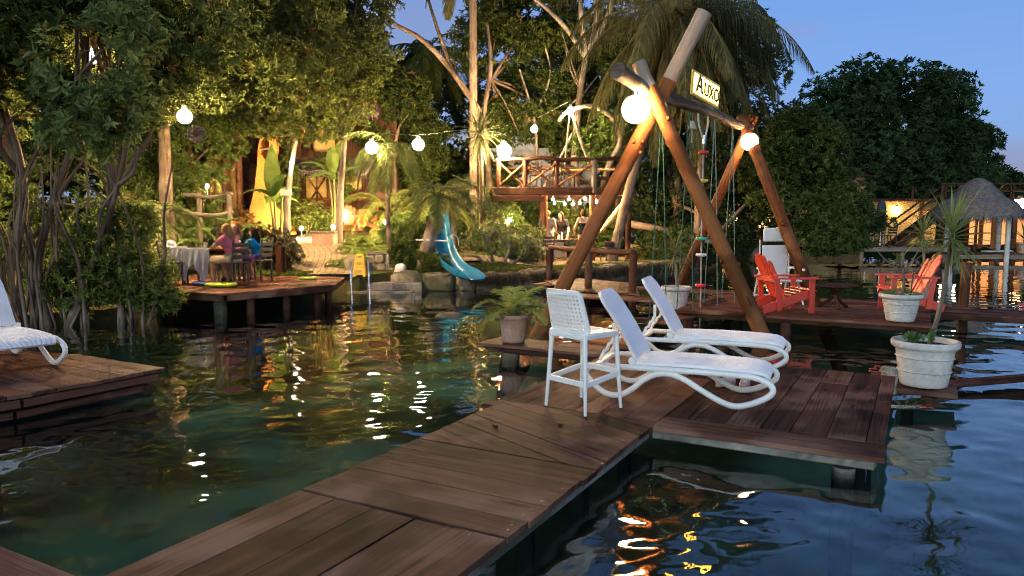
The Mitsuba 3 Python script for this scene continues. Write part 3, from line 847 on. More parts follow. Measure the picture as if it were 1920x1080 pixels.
F1, F2 = np.array([.42, 11.42, 0]), np.array([3.69, 10.66, 0])
d1 = np.array([2.79, 11.05, 4.76]) - F1
split_at = .80
part(sw, 'leg', log(F1 - d1 * .22, F1 + d1 * split_at, .125, .112, seed=1), 'log_wood')
part(sw, 'leg_tip', log(F1 + d1 * (split_at + .0005), F1 + d1, .108, .118, seed=2, k=10), 'brightened_wood', label='unvarnished upper end of the log leg, with lamplight painted into its pale colour')  # lamplight on this tip is put into its lighter wood colour
e2 = np.array([1.86, 10.93, 3.95]); d2_ = e2 - F2
part(sw, 'leg', log(F2 - d2_ * .25, F2 + d2_ * .93, .115, .105, seed=3), 'log_wood')
part(sw, 'leg_tip', log(F2 + d2_ * .9305, e2 + d2_ * .02, .10, .10, seed=4, k=6), 'brightened_wood', label='cut end of the log leg, with lamplight painted into its pale colour')  # this tip too is brightened in colour for lamplight
part(sw, 'leg', log((5.24 + .30, 12.41 - .28, -.9), (4.12, 13.52, 3.62), .11, .095, seed=5), 'log_wood')
part(sw, 'leg', log((3.23 - .28, 14.93 + .3, -.9), (4.42, 13.72, 3.66), .105, .09, seed=6), 'log_wood')
BM0, BM1 = np.array([1.44, 10.33, 3.80]), np.array([4.36, 13.75, 3.44])
bpath = curve([BM0, (1.78, 10.74, 3.68), (2.05, 11.04, 3.60), (2.75, 11.85, 3.58), (3.4, 12.6, 3.53), (3.9, 13.2, 3.44), BM1], 40)
part(sw, 'top_beam', tube(bpath, np.interp(np.linspace(0, 1, 40), [0, .12, .5, 1], [.118, .105, .092, .075]), 14, bump=.13, seed=9), 'grey_wood', label='grey weathered top beam')
for c in (np.array([2.08, 11.03, 3.42]), np.array([4.25, 13.6, 3.5])):
    for j in range(3):
        q = np.linspace(0, 2 * np.pi, 14)
        part(sw, 'lashing', tube(np.stack([c[0] + .15 * np.cos(q) * (1 - .2 * j), c[1] + .17 * np.sin(q), c[2] + .1 * np.sin(q + j) + .03 * j], 1), .009, 6, caps=False), 'dark_wood')


rng = np.random.default_rng(17)
for A_, B_ in ((F1, F1 + d1 * .78), (F2, F2 + d2_ * .9), (np.array([5.24, 12.41, .2]), np.array([4.2, 13.4, 3.3])), (F1, F1 + d1 * .78), (F2, F2 + d2_ * .9)):
    for _ in range(2):
        q = A_ + (B_ - A_) * rng.uniform(.12, .9); o = unit(np.cross(B_ - A_, rng.normal(size=3)))
        o = o if o[1] < 0 else -o
        part(sw, 'knot', tube([q + o * .085, q + o * .118, q + o * .132], [.045, .034, .02], 9, bump=.2, seed=3), 'log_wood')


def beam_at(y):
    i = np.argmin(np.abs(bpath[:, 1] - y))
    return bpath[i]


def rope(pts, r=.009, twist=True):
    return tube(curve(pts, 60) if twist else pts, r * (1 + .22 * np.sin(np.arange(60) * 2.4)) if twist else r, 6, caps=False)


GREEN = (.05, .13, .10)
rd = thing('knot_rope', 'climbing rope with red, yellow, green and white plastic discs hanging from the log beam', 'climbing rope')
rx, ry = 3.14, 12.28
part(rd, 'rope', rope([(rx, ry, 3.1), (rx, ry + .01, 1.8), (rx + .01, ry, .5), (rx, ry, -.35)], .014), 'matte', col=(.32, .29, .25))
for i, (z, c) in enumerate(((2.86, (.62, .03, .03)), (2.40, (.62, .50, .05)), (1.45, (.03, .45, .25)), (1.18, (.7, .66, .6)), (.67, (.65, .03, .05)), (.24, (.65, .55, .06)))):
    part(rd, 'disc', lathe([(.015, z - .022), (.05, z - .03), (.085, z - .012), (.09, z + .008), (.08, z + .024), (.015, z + .024)], 20, (rx, ry, 0)), 'plastic', smooth=40, col=c)
bp = beam_at(ry)
part(rd, 'strap', tube(curve([(rx - .02, ry - .02, 3.08), (rx - .12, ry - .12, 3.32), bp + np.array([-.08, -.02, .02])], 10), .016, 6), 'matte', col=(.5, .48, .45))
part(rd, 'strap', tube(curve([(rx + .02, ry + .02, 3.08), (rx + .09, ry + .1, 3.35), bp + np.array([.08, .06, .02])], 10), .016, 6), 'matte', col=(.5, .48, .45))
part(rd, 'clamp', tube([(rx, ry, 3.0), (rx, ry, 3.14)], .026, 9), 'metal')


def swing(label, A, B, zseat, depth, tilt, col):
    t = thing('rope_swing', label, 'swing', 'plank swings hung from the log beam')
    A, B = np.array(A, float), np.array(B, float)
    mid = (A + B) / 2; d = unit((B - A) * [1, 1, 0]); s = np.array([d[1], -d[0], 0])
    up = unit(np.array([0, 0, 1]) + s * tilt)
    c = np.array([mid[0], mid[1], zseat]); h = np.linalg.norm((B - A)[:2]) / 2
    part(t, 'seat', beam(c - d * (h + .06), c + d * (h + .06), depth, .035, up=up), 'deck_wood')
    w = np.cross(d, up) * depth / 2 * .82
    for e, P in ((-1, A), (1, B)):
        for sgn in (-1, 1):
            q = c + d * e * h + w * sgn + up * .016
            part(t, 'rope', rope([P + np.array([0, 0, -.05]), (P + q) / 2 + .01, q], .0085), 'matte', col=col)
    return t


swing('plank swing seat on green ropes, the one nearer the loungers', beam_at(11.25), beam_at(11.85), .20, .36, 0.0, GREEN)
swing('plank swing on thin ropes with its seat tipped up, farther along the log beam', beam_at(12.62), beam_at(13.15), .27, .34, .5, (.16, .22, .18))

bl = thing('hanging_bell', 'small pale bell hanging from the log beam beside the climbing rope', 'bell')
bq = beam_at(11.98)
part(bl, 'body', lathe([(.012, .13), (.03, .125), (.045, .09), (.055, .03), (.075, 0), (.068, 0), (.045, .04)], 18, (bq[0] - .02, bq[1], bq[2] - .36)), 'plastic', smooth=40, col=(.42, .38, .30))
part(bl, 'cord', tube([(bq[0] - .02, bq[1], bq[2] - .25), (bq[0] - .02, bq[1], bq[2] - .05)], .005, 5), 'matte', col=(.2, .18, .15))
part(bl, 'clapper', tube([(bq[0] - .02, bq[1], bq[2] - .35), (bq[0] - .02, bq[1], bq[2] - .58)], .008, 5), 'matte', col=(.5, .45, .38))

# lit sign on the beam
sg = thing('lit_sign', 'small glowing yellow sign board with dark letters standing on the log beam', 'sign')
SA, SB = np.array([2.85, 11.96, 3.75]), np.array([3.50, 12.74, 3.63])
sd = unit(SB - SA); sn = unit(np.cross(sd, [0, 0, 1])); L_ = np.linalg.norm(SB - SA)
SM = np.eye(4); SM[:3, 0], SM[:3, 1], SM[:3, 2], SM[:3, 3] = sd, np.cross(sn, sd), sn, SA
part(sg, 'board', xform(rbox((L_ / 2, .2, -.02), (L_, .40, .03), .008), SM), 'plastic', smooth=40, col=(.75, .5, .1))
part(sg, 'lit_face', xform(tm(trimesh.creation.box((L_ - .11, .30, .006), trimesh.transformations.translation_matrix((L_ / 2, .2, .001)))), SM), 'lamp_glass', emit=(5.0, 2.9, .30))
for txt, x, h in (('A', .10, .27), ('U', .38, .20), ('X', .57, .20), ('O', .75, .20)):
    g = tm(meshkit.text_mesh(txt, h, .012, bold=True))
    part(sg, 'letter', xform((g[0] + np.array([x, .085, .006]), g[1]), SM), 'paint', col=(.03, .025, .02))
for x in (.15, L_ - .15):
    part(sg, 'bracket', xform(beam((x, 0, -.02), (x, -.12, -.02), .03, .02), SM), 'dark_wood')


# ================================================================ LAMPS
def globe(label, c, r, L, top, group):
    t = thing('globe_lamp', label, 'lamp', group)
    k = key_of('globe', t)
    scene[k] = {'type': 'sphere', 'center': list(map(float, c)), 'radius': float(r), 'bsdf': {'type': 'ref', 'id': 'lamp_glass'},
                'emitter': {'type': 'area', 'radiance': rgb([L * w for w in WARM])}}
    part(t, 'socket', tube([(c[0], c[1], c[2] + r * .96), (c[0], c[1], c[2] + r + .07)], .03, 8), 'metal')
    part(t, 'cord', tube(curve([(c[0], c[1], c[2] + r + .06), ((c[0] + top[0]) / 2 + .02, (c[1] + top[1]) / 2, (c[2] + top[2] + r) / 2 + .02), top], 8), .008, 5), 'matte', col=(.05, .05, .05))


globe('large glowing white globe lamp hanging from the log beam over the crossing legs', (1.765, 10.72, 3.33), .20, GL, beam_at(10.72), 'globe lamps on the swing frame')
globe('smaller glowing globe lamp at the far end of the log beam', (4.24, 13.38, 3.15), .155, GL, (4.3, 13.66, 3.5), 'globe lamps on the swing frame')
sp = thing('spotlight', 'small white spotlight clamped under the log beam beside the big globe', 'spotlight')
part(sp, 'housing', tube([(2.13, 11.0, 3.52), (2.19, 10.93, 3.42)], [.03, .045], 10), 'plastic', col=(.5, .5, .5))
part(sp, 'lens', ball((2.2, 10.915, 3.405), .036, 2), 'lamp_glass', smooth=True, emit=(60, 48, 30))
# ================================================================ BAR PAVILION
bar = thing('bar_pavilion', 'open timber bar pavilion with a railed roof terrace and string lights under its ceiling', 'pavilion')
FZ = 2.55
for x, y in ((1.06, 24.35), (2.66, 24.6), (3.92, 25.1), (-.55, 25.6), (1.1, 28.0), (4.0, 28.3)):
    part(bar, 'post', tube([(x, y, .25), (x + .01, y, 1.4), (x, y, FZ)], .10, 10, bump=.10, seed=int(x * 10)), 'log_wood' if y < 25 else 'dark_wood')
for p0, p1 in (((-.7, 24.30), (2.72, 24.42)), ((2.7, 24.43), (4.15, 25.15)), ((-.7, 24.4), (-.7, 28.4)), ((4.12, 25.25), (4.2, 28.4)), ((-.6, 28.4), (4.1, 28.4))):
    part(bar, 'edge_joist', beam((*p0, FZ + .13), (*p1, FZ + .13), .12, .26), 'dark_wood')
for k in range(9):
    y = 24.62 + k * .45
    part(bar, 'ceiling_board', beam((-.6 if y > 24.8 else -.55, y, FZ + .20), (min(4.05, 2.7 + (y - 24.4) * 2), y, FZ + .20), .43, .04), 'log_wood')
part(bar, 'joist', beam((-.6, 24.25, FZ - .12), (1.0, 24.25, FZ - .12), .10, .18), 'dark_wood')
part(bar, 'counter_rail', beam((-.5, 24.9, 1.42), (1.0, 24.5, 1.42), .14, .12), 'dark_wood')
TZ = FZ + .27
rps = [(-.45, 24.36), (.42, 24.38), (1.45, 24.42), (2.68, 24.45), (4.08, 25.2)]
for i, (x, y) in enumerate(rps):
    part(bar, 'rail_post', tube([(x, y, TZ - .2), (x, y, TZ + .86)], .085 if i != 3 else .11, 9, bump=.12, seed=i), 'grey_wood' if i == 3 else 'dark_wood')
for (x, y), (x2, y2) in zip(rps[:-1], rps[1:]):
    up_ = .03 * math.sin(x * 3)
    part(bar, 'handrail', tube(curve([(x - .05, y, TZ + .86), ((x + x2) / 2, (y + y2) / 2, TZ + .92 + up_), (x2 + .05, y2, TZ + .88)], 8), .07, 8, bump=.2, seed=int(x * 7 + 9)), 'dark_wood')
    if x < 2.6:
        part(bar, 'brace', tube([(x + .06, y + .02, TZ + .75), (x2 - .06, y2 + .02, TZ + .05)], .04, 7, bump=.15), 'log_wood')
        part(bar, 'brace', tube([(x + .06, y - .05, TZ + .05), (x2 - .06, y2 - .05, TZ + .72)], .038, 7, bump=.15), 'log_wood')
    else:
        part(bar, 'mid_rail', tube([(x, y, TZ + .3), (x2, y2, TZ + .26)], .06, 8, bump=.2), 'dark_wood')
for p0, p1 in (((-.45, 28.3), (4.05, 28.3)), ((-.5, 24.5), (-.5, 28.3)), ((4.1, 25.3), (4.1, 28.3))):
    part(bar, 'handrail', tube([(*p0, TZ + .86), (*p1, TZ + .86)], .06, 8, bump=.15), 'dark_wood')
part(bar, 'bamboo_rail', tube([(1.5, 25.9, TZ + .62), (4.0, 26.2, TZ + .68)], .045, 9), 'plaster', label='yellow bamboo rail')


def dark_chair(label, xf, group, col=(.035, .03, .028), cat='chair'):
    t = thing('dark_chair', label, cat, group)
    for sx in (-.2, .2):
        part(t, 'leg', beam((sx, .2, 0), (sx, .2, .45), .035, .035)[:2], 'paint', col=col)
        part(t, 'leg', beam((sx, -.22, 0), (sx, -.2, .45), .035, .035)[:2], 'paint', col=col)
        part(t, 'back_post', beam((sx, -.2, .45), (sx, -.27, .92), .035, .03)[:2], 'paint', col=col)
    part(t, 'seat', rbox((0, 0, .46), (.46, .45, .04), .012), 'paint', smooth=40, col=col)
    for z in (.58, .70, .82):
        part(t, 'back_slat', beam((-.2, -.215 - (z - .45) * .12, z), (.2, -.215 - (z - .45) * .12, z), .02, .08)[:2], 'paint', col=col)
    move(t, xf)
    return t


for i, (x, y, z, r, l) in enumerate(((1.05, 23.75, .36, 30, 'dark wooden chair in front of the first bar post'), (2.15, 24.3, .36, -170, 'dark wooden chair with its back to the water at the bar table'),
                                     (3.2, 24.4, .36, 110, 'dark wooden chair beside the leaning palm trunk under the terrace'), (.75, 25.9, TZ, 20, 'dark chair on the roof terrace behind the cross-braced railing'),
                                     (2.1, 26.2, TZ, 200, 'dark chair on the roof terrace near the pale rail post'), (1.45, 26.0, TZ, 100, 'dark chair in side view in the middle of the roof terrace'))):
    dark_chair(l, X(x, y, z, r), 'dark chairs of the bar')
bt = thing('bar_table', 'wooden bar table with bottles and glasses that the three people stand round', 'table')
part(bt, 'table_top', rbox((1.78, 24.85, 1.06), (1.15, .62, .05), .012), 'dark_wood')
for x, y in ((1.28, 24.62), (2.28, 24.62), (1.28, 25.08), (2.28, 25.08)):
    part(bt, 'leg', beam((x, y, .36), (x, y, 1.04), .06, .06), 'dark_wood')
part(bt, 'front_panel', rbox((1.55, 24.6, .75), (.35, .02, .5), .005), 'matte', col=(.33, .28, .22))
for i, (x, y, h, r, c, l) in enumerate(((1.66, 24.75, .26, .035, (.75, .72, .62), 'tall pale bottle on the bar table'), (1.55, 24.72, .19, .05, (.72, .60, .48), 'wide pale jug on the bar table'),
                                        (1.84, 24.7, .14, .035, (.7, .62, .45), 'small light glass on the bar table'), (1.95, 24.72, .12, .04, (.66, .42, .16), 'amber drink glass at the edge of the bar table'))):
    solo('bottle' if i < 2 else 'drink_glass', lathe([(0, 0), (r, 0), (r, h * .6), (r * .45, h * .78), (r * .4, h), (0, h)] if i < 2 else [(0, 0), (r * .8, 0), (r, h), (r * .9, h), (r * .7, .02), (0, .02)], 16, (x, y, 1.086)), 'plastic', l, 'bottle' if i < 2 else 'glass', smooth=40, col=c)
solo('cushion_bag', rock((3.2, 24.35, .93), (.30, .22, .24), 12, 3, .15), 'matte', 'dark patterned bag on the chair beside the palm trunk', 'bag', smooth=60, col=(.035, .022, .026))
hm = thing('hammock', 'yellow hammock tied up to the bar post beside the leaning palm', 'hammock')
part(hm, 'cloth', tube(curve([(3.78, 25.0, 2.42), (3.55, 25.0, 2.05), (3.3, 25.0, 1.72), (3.05, 25.0, 1.42), (2.8, 25.0, 1.2)], 14), [.02, .05, .07, .09, .10, .10, .10, .09, .08, .07, .05, .04, .03, .02], 9, bump=.3), 'plaster')
part(hm, 'cord', tube([(2.8, 25.0, 1.2), (2.66, 24.7, 1.12)], .012, 5), 'matte', col=(.6, .45, .15))

# white wall of a building behind the terrace
wb = thing('white_building', 'low white flat-roofed building glimpsed behind the roof terrace', 'building')
part(wb, 'wall', rbox((2.6, 40, 2.7), (9, 5, 5.2), .03), 'matte', smooth=40, col=(.62, .64, .68))
part(wb, 'parapet', rbox((.6, 37.45, 5.5), (1.3, .3, .7), .03), 'matte', smooth=40, col=(.66, .68, .72))
for x in (-.4, 2.0, 4.4):
    part(wb, 'window', rbox((x, 37.48, 3.2), (1.0, .06, 1.2), .01), 'plastic', col=(.10, .12, .15))

# ================================================================ HOUSE IN THE GARDEN
hs = thing('garden_house', 'two storey timber framed house with yellow panels, balcony and shaggy thatched awning', 'house')
HY = 28.6
part(hs, 'wall', rbox((-7.1, HY + 1.6, 1.7), (3.6, 3.0, 1.2), .03), 'plaster', smooth=40)
part(hs, 'upper_wall', rbox((-7.6, HY + 2.0, 4.4), (6.2, 2.6, 4.2), .03), 'dark_wood')
for k in range(24):
    x = -10.6 + k * .25
    part(hs, 'board', beam((x, HY + .66, 3.9 + .02 * (k % 3)), (x, HY + .66, 6.3), .225, .05, up=(0, 1, 0)), 'dark_wood')
part(hs, 'balcony_floor', rbox((-7.1, HY + .45, 2.22), (3.4, 1.0, .12), .02), 'dark_wood')
for x in (-8.6, -8.0, -7.05, -6.45, -5.7):
    part(hs, 'post', beam((x, HY + .02, 2.2), (x, HY + .02, 4.1), .11, .11, up=(0, 1, 0)), 'dark_wood')
part(hs, 'rail', beam((-8.7, HY - .05, 2.52), (-5.7, HY - .05, 2.52), .08, .08), 'log_wood')
part(hs, 'rail', beam((-8.7, HY - .05, 2.34), (-5.7, HY - .05, 2.34), .05, .05), 'dark_wood')
for x0, x1, z0, z1, mt in ((-7.92, -7.10, 2.30, 3.42, 'plaster'), (-6.4, -5.75, 2.9, 3.4, 'plaster'), (-8.6, -8.05, 2.3, 2.62, 'plaster')):
    part(hs, 'panel', rbox(((x0 + x1) / 2, HY + .10, (z0 + z1) / 2), (x1 - x0, .08, z1 - z0), .01), mt)
for p, q in (((-7.86, 2.34), (-7.14, 3.38)), ((-7.86, 3.38), (-7.14, 2.34)), ((-7.5, 2.32), (-7.5, 3.4))):
    part(hs, 'brace', beam((p[0], HY + .045, p[1]), (q[0], HY + .045, q[1]), .055, .03, up=(0, 1, 0)), 'dark_wood')
for x0, x1, z0, z1 in ((-8.55, -8.3, 2.65, 3.4), (-8.2, -7.98, 2.4, 3.3), (-7.0, -6.5, 2.35, 3.2)):
    w_ = part(hs, 'window', rbox(((x0 + x1) / 2, HY + .12, (z0 + z1) / 2), (x1 - x0, .06, z1 - z0), .01), 'plastic', col=(.05, .06, .03))
part(hs, 'curtain', rbox((-8.25, HY + .06, 2.85), (.10, .05, .9), .02), 'matte', col=(.6, .56, .5))
part(hs, 'yellow_shutter', rbox((-7.3, HY + .5, 4.75), (.85, .08, .75), .12), 'plaster', smooth=40, label='rounded yellow shutter panel')


def thatch(holder, x0, x1, y0, y1, z0, z1, seed, n=420):
    """A sloping thatch slab with shaggy straw along the eave."""
    part(holder, 'thatch', hullpts([(x, y, z) for x in (x0, x1) for y, z in ((y0, z0), (y0, z0 + .16), (y1, z1), (y1, z1 + .2))]), 'thatch')
    rng = np.random.default_rng(seed); v, f = [], []
    for i in range(n):
        x = rng.uniform(x0, x1); a = len(v); l = rng.uniform(.12, .34); w = rng.uniform(.008, .02); o = rng.uniform(-.06, .08)
        v += [(x - w, y0 + o, z0 + .12), (x + w, y0 + o, z0 + .12), (x + rng.uniform(-.05, .05), y0 + o - .05, z0 + .1 - l)]; f.append((a, a + 1, a + 2))
    part(holder, 'straw_fringe', (np.array(v), np.array(f)), 'thatch', kind='stuff')


thatch(hs, -9.0, -5.4, HY - .6, HY + .9, 3.45, 4.05, 3)
thatch(hs, -11.0, -5.0, HY - .4, HY + 2.4, 5.6, 7.6, 4)
part(hs, 'thatch', hullpts([(x, y, z) for x, y, z in ((-11, HY + 2.0, 7.3), (-5, HY + 2, 7.3), (-11, HY + 4.5, 5.5), (-5, HY + 4.5, 5.5), (-11, HY + 2.0, 7.7), (-5, HY + 2, 7.7))]), 'thatch')

tw = thing('orange_tower', 'curved orange plaster wall tower with an arched top, lit from below', 'tower')
prof = Polygon([(-9.62, 1.2), (-9.45, 1.9), (-9.2, 2.8), (-9.08, 3.6), (-9.02, 4.3), (-8.92, 4.7), (-8.75, 4.86), (-8.58, 4.72), (-8.52, 4.3), (-8.66, 3.6), (-8.72, 3.0), (-8.6, 2.6), (-8.45, 2.2), (-8.1, 1.9), (-7.95, 1.2)])
win = Polygon([(-8.95, 4.1), (-8.94, 4.5), (-8.75, 4.68), (-8.62, 4.5), (-8.62, 4.1), (-8.79, 3.86)])
v, f = extrude(prof.difference(win).buffer(.03).buffer(-.03), 0, .8)
part(tw, 'wall', (np.stack([v[:, 0], 26.6 + v[:, 2], v[:, 1]], 1), f[:, ::-1]), 'orange_plaster', smooth=35)
part(tw, 'back_board', rbox((-8.78, 27.25, 4.25), (.5, .08, .95), .01), 'log_wood')
part(tw, 'sill', tube([(-9.0, 26.62, 4.22), (-8.55, 26.62, 4.28)], .035, 8), 'grey_wood')
vs = thing('veranda_wall', 'timber veranda wall overgrown with hanging vines beside the orange tower', 'wall')
for x in (-11.6, -10.9, -10.35, -9.85):
    part(vs, 'post', tube([(x, 26.9, .9), (x + .04, 26.9, 2.8), (x, 26.9, 5.2)], .13, 9, bump=.15, seed=int(-x)), 'dark_wood')
for x0, x1, z0, z1 in ((-11.5, -10.98, 1.2, 3.6), (-10.8, -10.4, 1.2, 4.0), (-10.3, -9.9, 1.2, 4.4)):
    part(vs, 'panel', rbox(((x0 + x1) / 2, 27.05, (z0 + z1) / 2), (x1 - x0, .08, z1 - z0), .01), 'plaster')
part(vs, 'beam', tube([(-11.8, 26.85, 4.0), (-9.7, 26.85, 4.1)], .08, 8, bump=.1), 'dark_wood')
lf = thing('log_railing', 'pale log railing in front of the vines above the dining table', 'railing')
for x, y in ((-8.62, 20.5), (-7.75, 20.4)):
    part(lf, 'post', tube([(x, y, .5), (x, y, 2.52)], .075, 8, bump=.15), 'grey_wood')
for z in (1.95, 2.45):
    part(lf, 'rail', tube(curve([(-9.0, 20.45, z), (-8.2, 20.38, z - .08), (-7.65, 20.38, z + .02)], 8), .055, 8, bump=.2), 'grey_wood')
lw = thing('low_wall', 'low overgrown stone wall behind the dining table', 'wall')
stone_run(lw, [(-9.6, 20.6), (-7.5, 20.5), (-6.9, 20.6)], .5, .45, .35, .7, .4, 11)
rl = thing('ramp_rail', 'dark timber post with a sloping handrail beside the path', 'railing')
part(rl, 'post', tube([(-5.55, 17.75, .2), (-5.55, 17.75, 1.12)], .12, 10, bump=.1), 'dark_wood')
part(rl, 'handrail', tube([(-5.55, 17.8, 1.02), (-6.6, 18.3, .62)], .05, 8, bump=.1), 'dark_wood')
ps = thing('path_planter', 'low brown brick planter box beside the path', 'planter')
part(ps, 'box', rbox((-6.1, 24.2, 1.05), (.7, .7, .55), .03), 'terracotta', smooth=40)
part(ps, 'coping', rbox((-6.1, 24.2, 1.35), (.8, .8, .07), .02), 'stone', smooth=40)
pw = thing('bed_edging', 'low stone edging of the flower bed below the orange tower', 'edging')
stone_run(pw, [(-8.6, 24.8), (-7.4, 24.6)], .34, .85, .3, .5, .3, 12)
dark_chair('dark slatted garden chair between the spotlight and red armchairs', X(-7.05, 27.9, 1.28, -30), None)
sn_ = solo('notice_board', rbox((-7.32, 24.12, 2.62), (.36, .03, .19), .006), 'plastic', 'small blank pale notice board fixed on the palm trunk by the house', 'sign', smooth=40, col=(.62, .60, .55))

# ================================================================ SLIDE
sl = thing('water_slide', 'teal plastic water slide curving down from the garden into the lake', 'slide')
spath = curve([(-2.10, 20.75, 1.90), (-2.02, 20.3, 1.72), (-1.88, 19.65, 1.25), (-1.72, 19.0, .84), (-1.50, 18.35, .58), (-1.18, 17.75, .42), (-.82, 17.3, .36)], 40)
sec = [(-.33, .19), (-.31, .20), (-.28, .17), (-.24, .04), (-.14, 0), (.14, 0), (.24, .04), (.28, .17), (.31, .20), (.33, .19), (.29, .02), (.17, -.035), (-.17, -.035), (-.29, .02)]
d = np.gradient(spath, axis=0); d /= np.linalg.norm(d, axis=1, keepdims=True)
S = np.cross(d, [0, 0, 1.0]); S /= np.linalg.norm(S, axis=1, keepdims=True); U = np.cross(S, d)
sec = np.array(sec) * [.82, 1.0]; m_, k_ = len(spath), len(sec)
q_ = np.linspace(0, 1, m_); wall_ = np.clip(np.minimum((q_ + .02) / .14, (1.03 - q_) / .12), .2, 1)
v = (spath[:, None] + S[:, None] * sec[None, :, :1] + U[:, None] * sec[None, :, 1:] * np.where(sec[None, :, 1:] > .01, wall_[:, None, None], 1)).reshape(-1, 3)
i, j = np.meshgrid(np.arange(m_ - 1), np.arange(k_), indexing='ij'); a, b = (i * k_ + j).ravel(), (i * k_ + (j + 1) % k_).ravel()
part(sl, 'chute', (v, np.vstack([np.stack([a, b, b + k_], 1), np.stack([a, b + k_, a + k_], 1)])), 'plastic', smooth=50, col=(.006, .14, .26))
for x, y, z in ((-2.35, 20.75, 1.86), (-1.75, 20.7, 1.86)):
    part(sl, 'support', tube([(x, y, .3), (x, y, z)], .05, 8), 'dark_wood')
wp = thing('water_pipe', 'white plastic pipe cross with a tap on the palm trunk by the slide', 'pipe')
part(wp, 'pipe', tube([(-2.42, 18.62, 1.25), (-1.62, 18.7, 1.22)], .022, 8), 'plastic', col=(.7, .68, .62))
part(wp, 'pipe', tube([(-2.18, 18.6, .45), (-2.1, 18.62, 1.22)], .022, 8), 'plastic', col=(.7, .68, .62))
part(wp, 'valve', ball((-2.1, 18.6, 1.25), .05, 1), 'plastic', smooth=True, col=(.75, .72, .66))
part(wp, 'hose', tube(curve([(-1.62, 18.7, 1.22), (-1.5, 18.72, 1.38), (-1.38, 18.8, 1.3), (-1.36, 18.9, 1.1)], 12), .014, 6), 'plastic', col=(.6, .58, .55))
solo('white_stone', rock((-2.78, 18.42, .52), (.28, .2, .3), 21, 2, .3), 'plastic', 'small white stone on the wall edge left of the palm trunk', 'stone', smooth=50, col=(.7, .66, .58))

# yellow floor sign
ws = thing('wet_floor_sign', 'yellow folding caution floor sign standing by the swim ladder', 'floor sign')
pan = Polygon([(-.16, 0), (-.11, .56), (-.09, .60), (.09, .60), (.11, .56), (.16, 0), (.11, 0), (.09, .05), (-.09, .05), (-.11, 0)]).difference(sbox(-.05, .50, .05, .54))
for s in (-1, 1):
    v, f = extrude(pan, -.008, .008)
    part(ws, 'panel', (np.stack([v[:, 0], s * (.17 - .27 * v[:, 1]) + v[:, 2], v[:, 1]], 1), f[:, ::-1]), 'plastic', smooth=30, col=(.72, .43, .02))
for k, (x0, z0, w0, h0) in enumerate(((0, .36, .16, .02), (0, .16, .14, .018), (0, .32, .10, .015))):
    part(ws, 'lettering', xform(tm(trimesh.creation.box((w0, .003, h0))), X(x0, -(.17 - .27 * z0) - .0105, z0)), 'paint', col=(.12, .07, .02))
move(ws, X(-3.62, 17.55, .41, 4, .9))

# ================================================================ FAR SHORE DOCK AND PALAPA
fd = thing('far_dock', 'long low grey dock across the water with a thatched hut at its end', 'dock')
planks(fd, Polygon([(15.2, 32.3), (20.0, 32.3), (20.0, 36), (15.2, 36)]), 0, .24, .56, seed=30, frame=LD)
planks(fd, Polygon([(18.2, 30.4), (27, 29.2), (27, 32.2), (18.2, 32.2)]), 0, .24, .34, seed=31, frame=LD)
part(fd, 'edge_beam', beam((15.2, 32.33, .44), (20.0, 32.33, .44), .08, .18), 'grey_wood')
part(fd, 'edge_beam', beam((18.2, 30.45, .22), (27, 29.26, .22), .08, .18), 'grey_wood')
for x, y in ((15.4, 32.6), (17.2, 32.6), (19, 32.6), (18.4, 30.7), (21.2, 30.3), (24, 29.9), (26.5, 29.5)):
    part(fd, 'pile', tube([(x, y, -1.4), (x, y, .4)], .1, 8), 'grey_wood')
pa = thing('palapa', 'round thatched palapa hut on pale crooked posts at the end of the far dock', 'palapa')
PX, PY = 19.5, 31.2
for x, y in ((-1.3, -.5), (.58, -1.15), (1.35, .6), (-.6, 1.1)):
    part(pa, 'post', tube(curve([(PX + x, PY + y, -1.3), (PX + x + .03, PY + y, .8), (PX + x * .96 + .06, PY + y * .96, 2.35)], 10), .10, 9, bump=.12, seed=int(x * 9 + 20)), 'white_pot', label='pale painted post')
rng = np.random.default_rng(7)
rv, rf = lathe([(0, 3.46), (.18, 3.44), (.5, 3.25), (.92, 2.78), (1.08, 2.60), (1.12, 2.56), (1.20, 2.60), (1.43, 2.42), (1.68, 2.05), (1.70, 1.86), (1.48, 2.0), (.9, 2.5), (0, 3.1)], 40, (PX, PY, 0))
rv = rv + (meshkit.fbm(rv * 2.6, 3, 4)[:, None] - .5) * np.array([.22, .22, .12])
part(pa, 'thatch_roof', (rv, rf), 'thatch', smooth=40)
fv, ff = [], []
for kk in range(2600):
    q = rng.uniform(0, 6.283); lo = rng.random() < .6
    r0, z0 = (1.70, 1.95) if lo else (1.1, 2.62)
    l = rng.uniform(.12, .42) if lo else rng.uniform(.08, .2); w = .014; a = len(fv)
    c, s = math.cos(q), math.sin(q)
    fv += [(PX + c * r0 - s * w, PY + s * r0 + c * w, z0), (PX + c * r0 + s * w, PY + s * r0 - c * w, z0), (PX + c * (r0 + .06), PY + s * (r0 + .06), z0 - l)]; ff.append((a, a + 1, a + 2))
part(pa, 'straw_fringe', (np.array(fv), np.array(ff)), 'thatch', kind='stuff')
ft = thing('far_terrace', 'raised railed terrace with red chairs behind the thatched hut', 'terrace')
part(ft, 'deck', rbox((24.2, 37.2, 2.25), (7.2, 3.0, .18), .02), 'dark_wood')
for x in (20.7, 22.4, 24.1, 25.8, 27.4):
    for y in (35.8, 38.5):
        part(ft, 'post', tube([(x, y, .1), (x, y, 3.45)], .07, 7), 'dark_wood')
for z in (2.75, 3.1, 3.45):
    part(ft, 'rail', tube([(20.6, 35.75, z), (27.6, 35.75, z)], .045, 7), 'dark_wood')
for x in (21.2, 21.8, 23.2, 25, 26.6):
    part(ft, 'brace', tube([(x - .45, 35.78, 2.4), (x + .4, 35.78, 3.4)], .035, 6), 'log_wood')
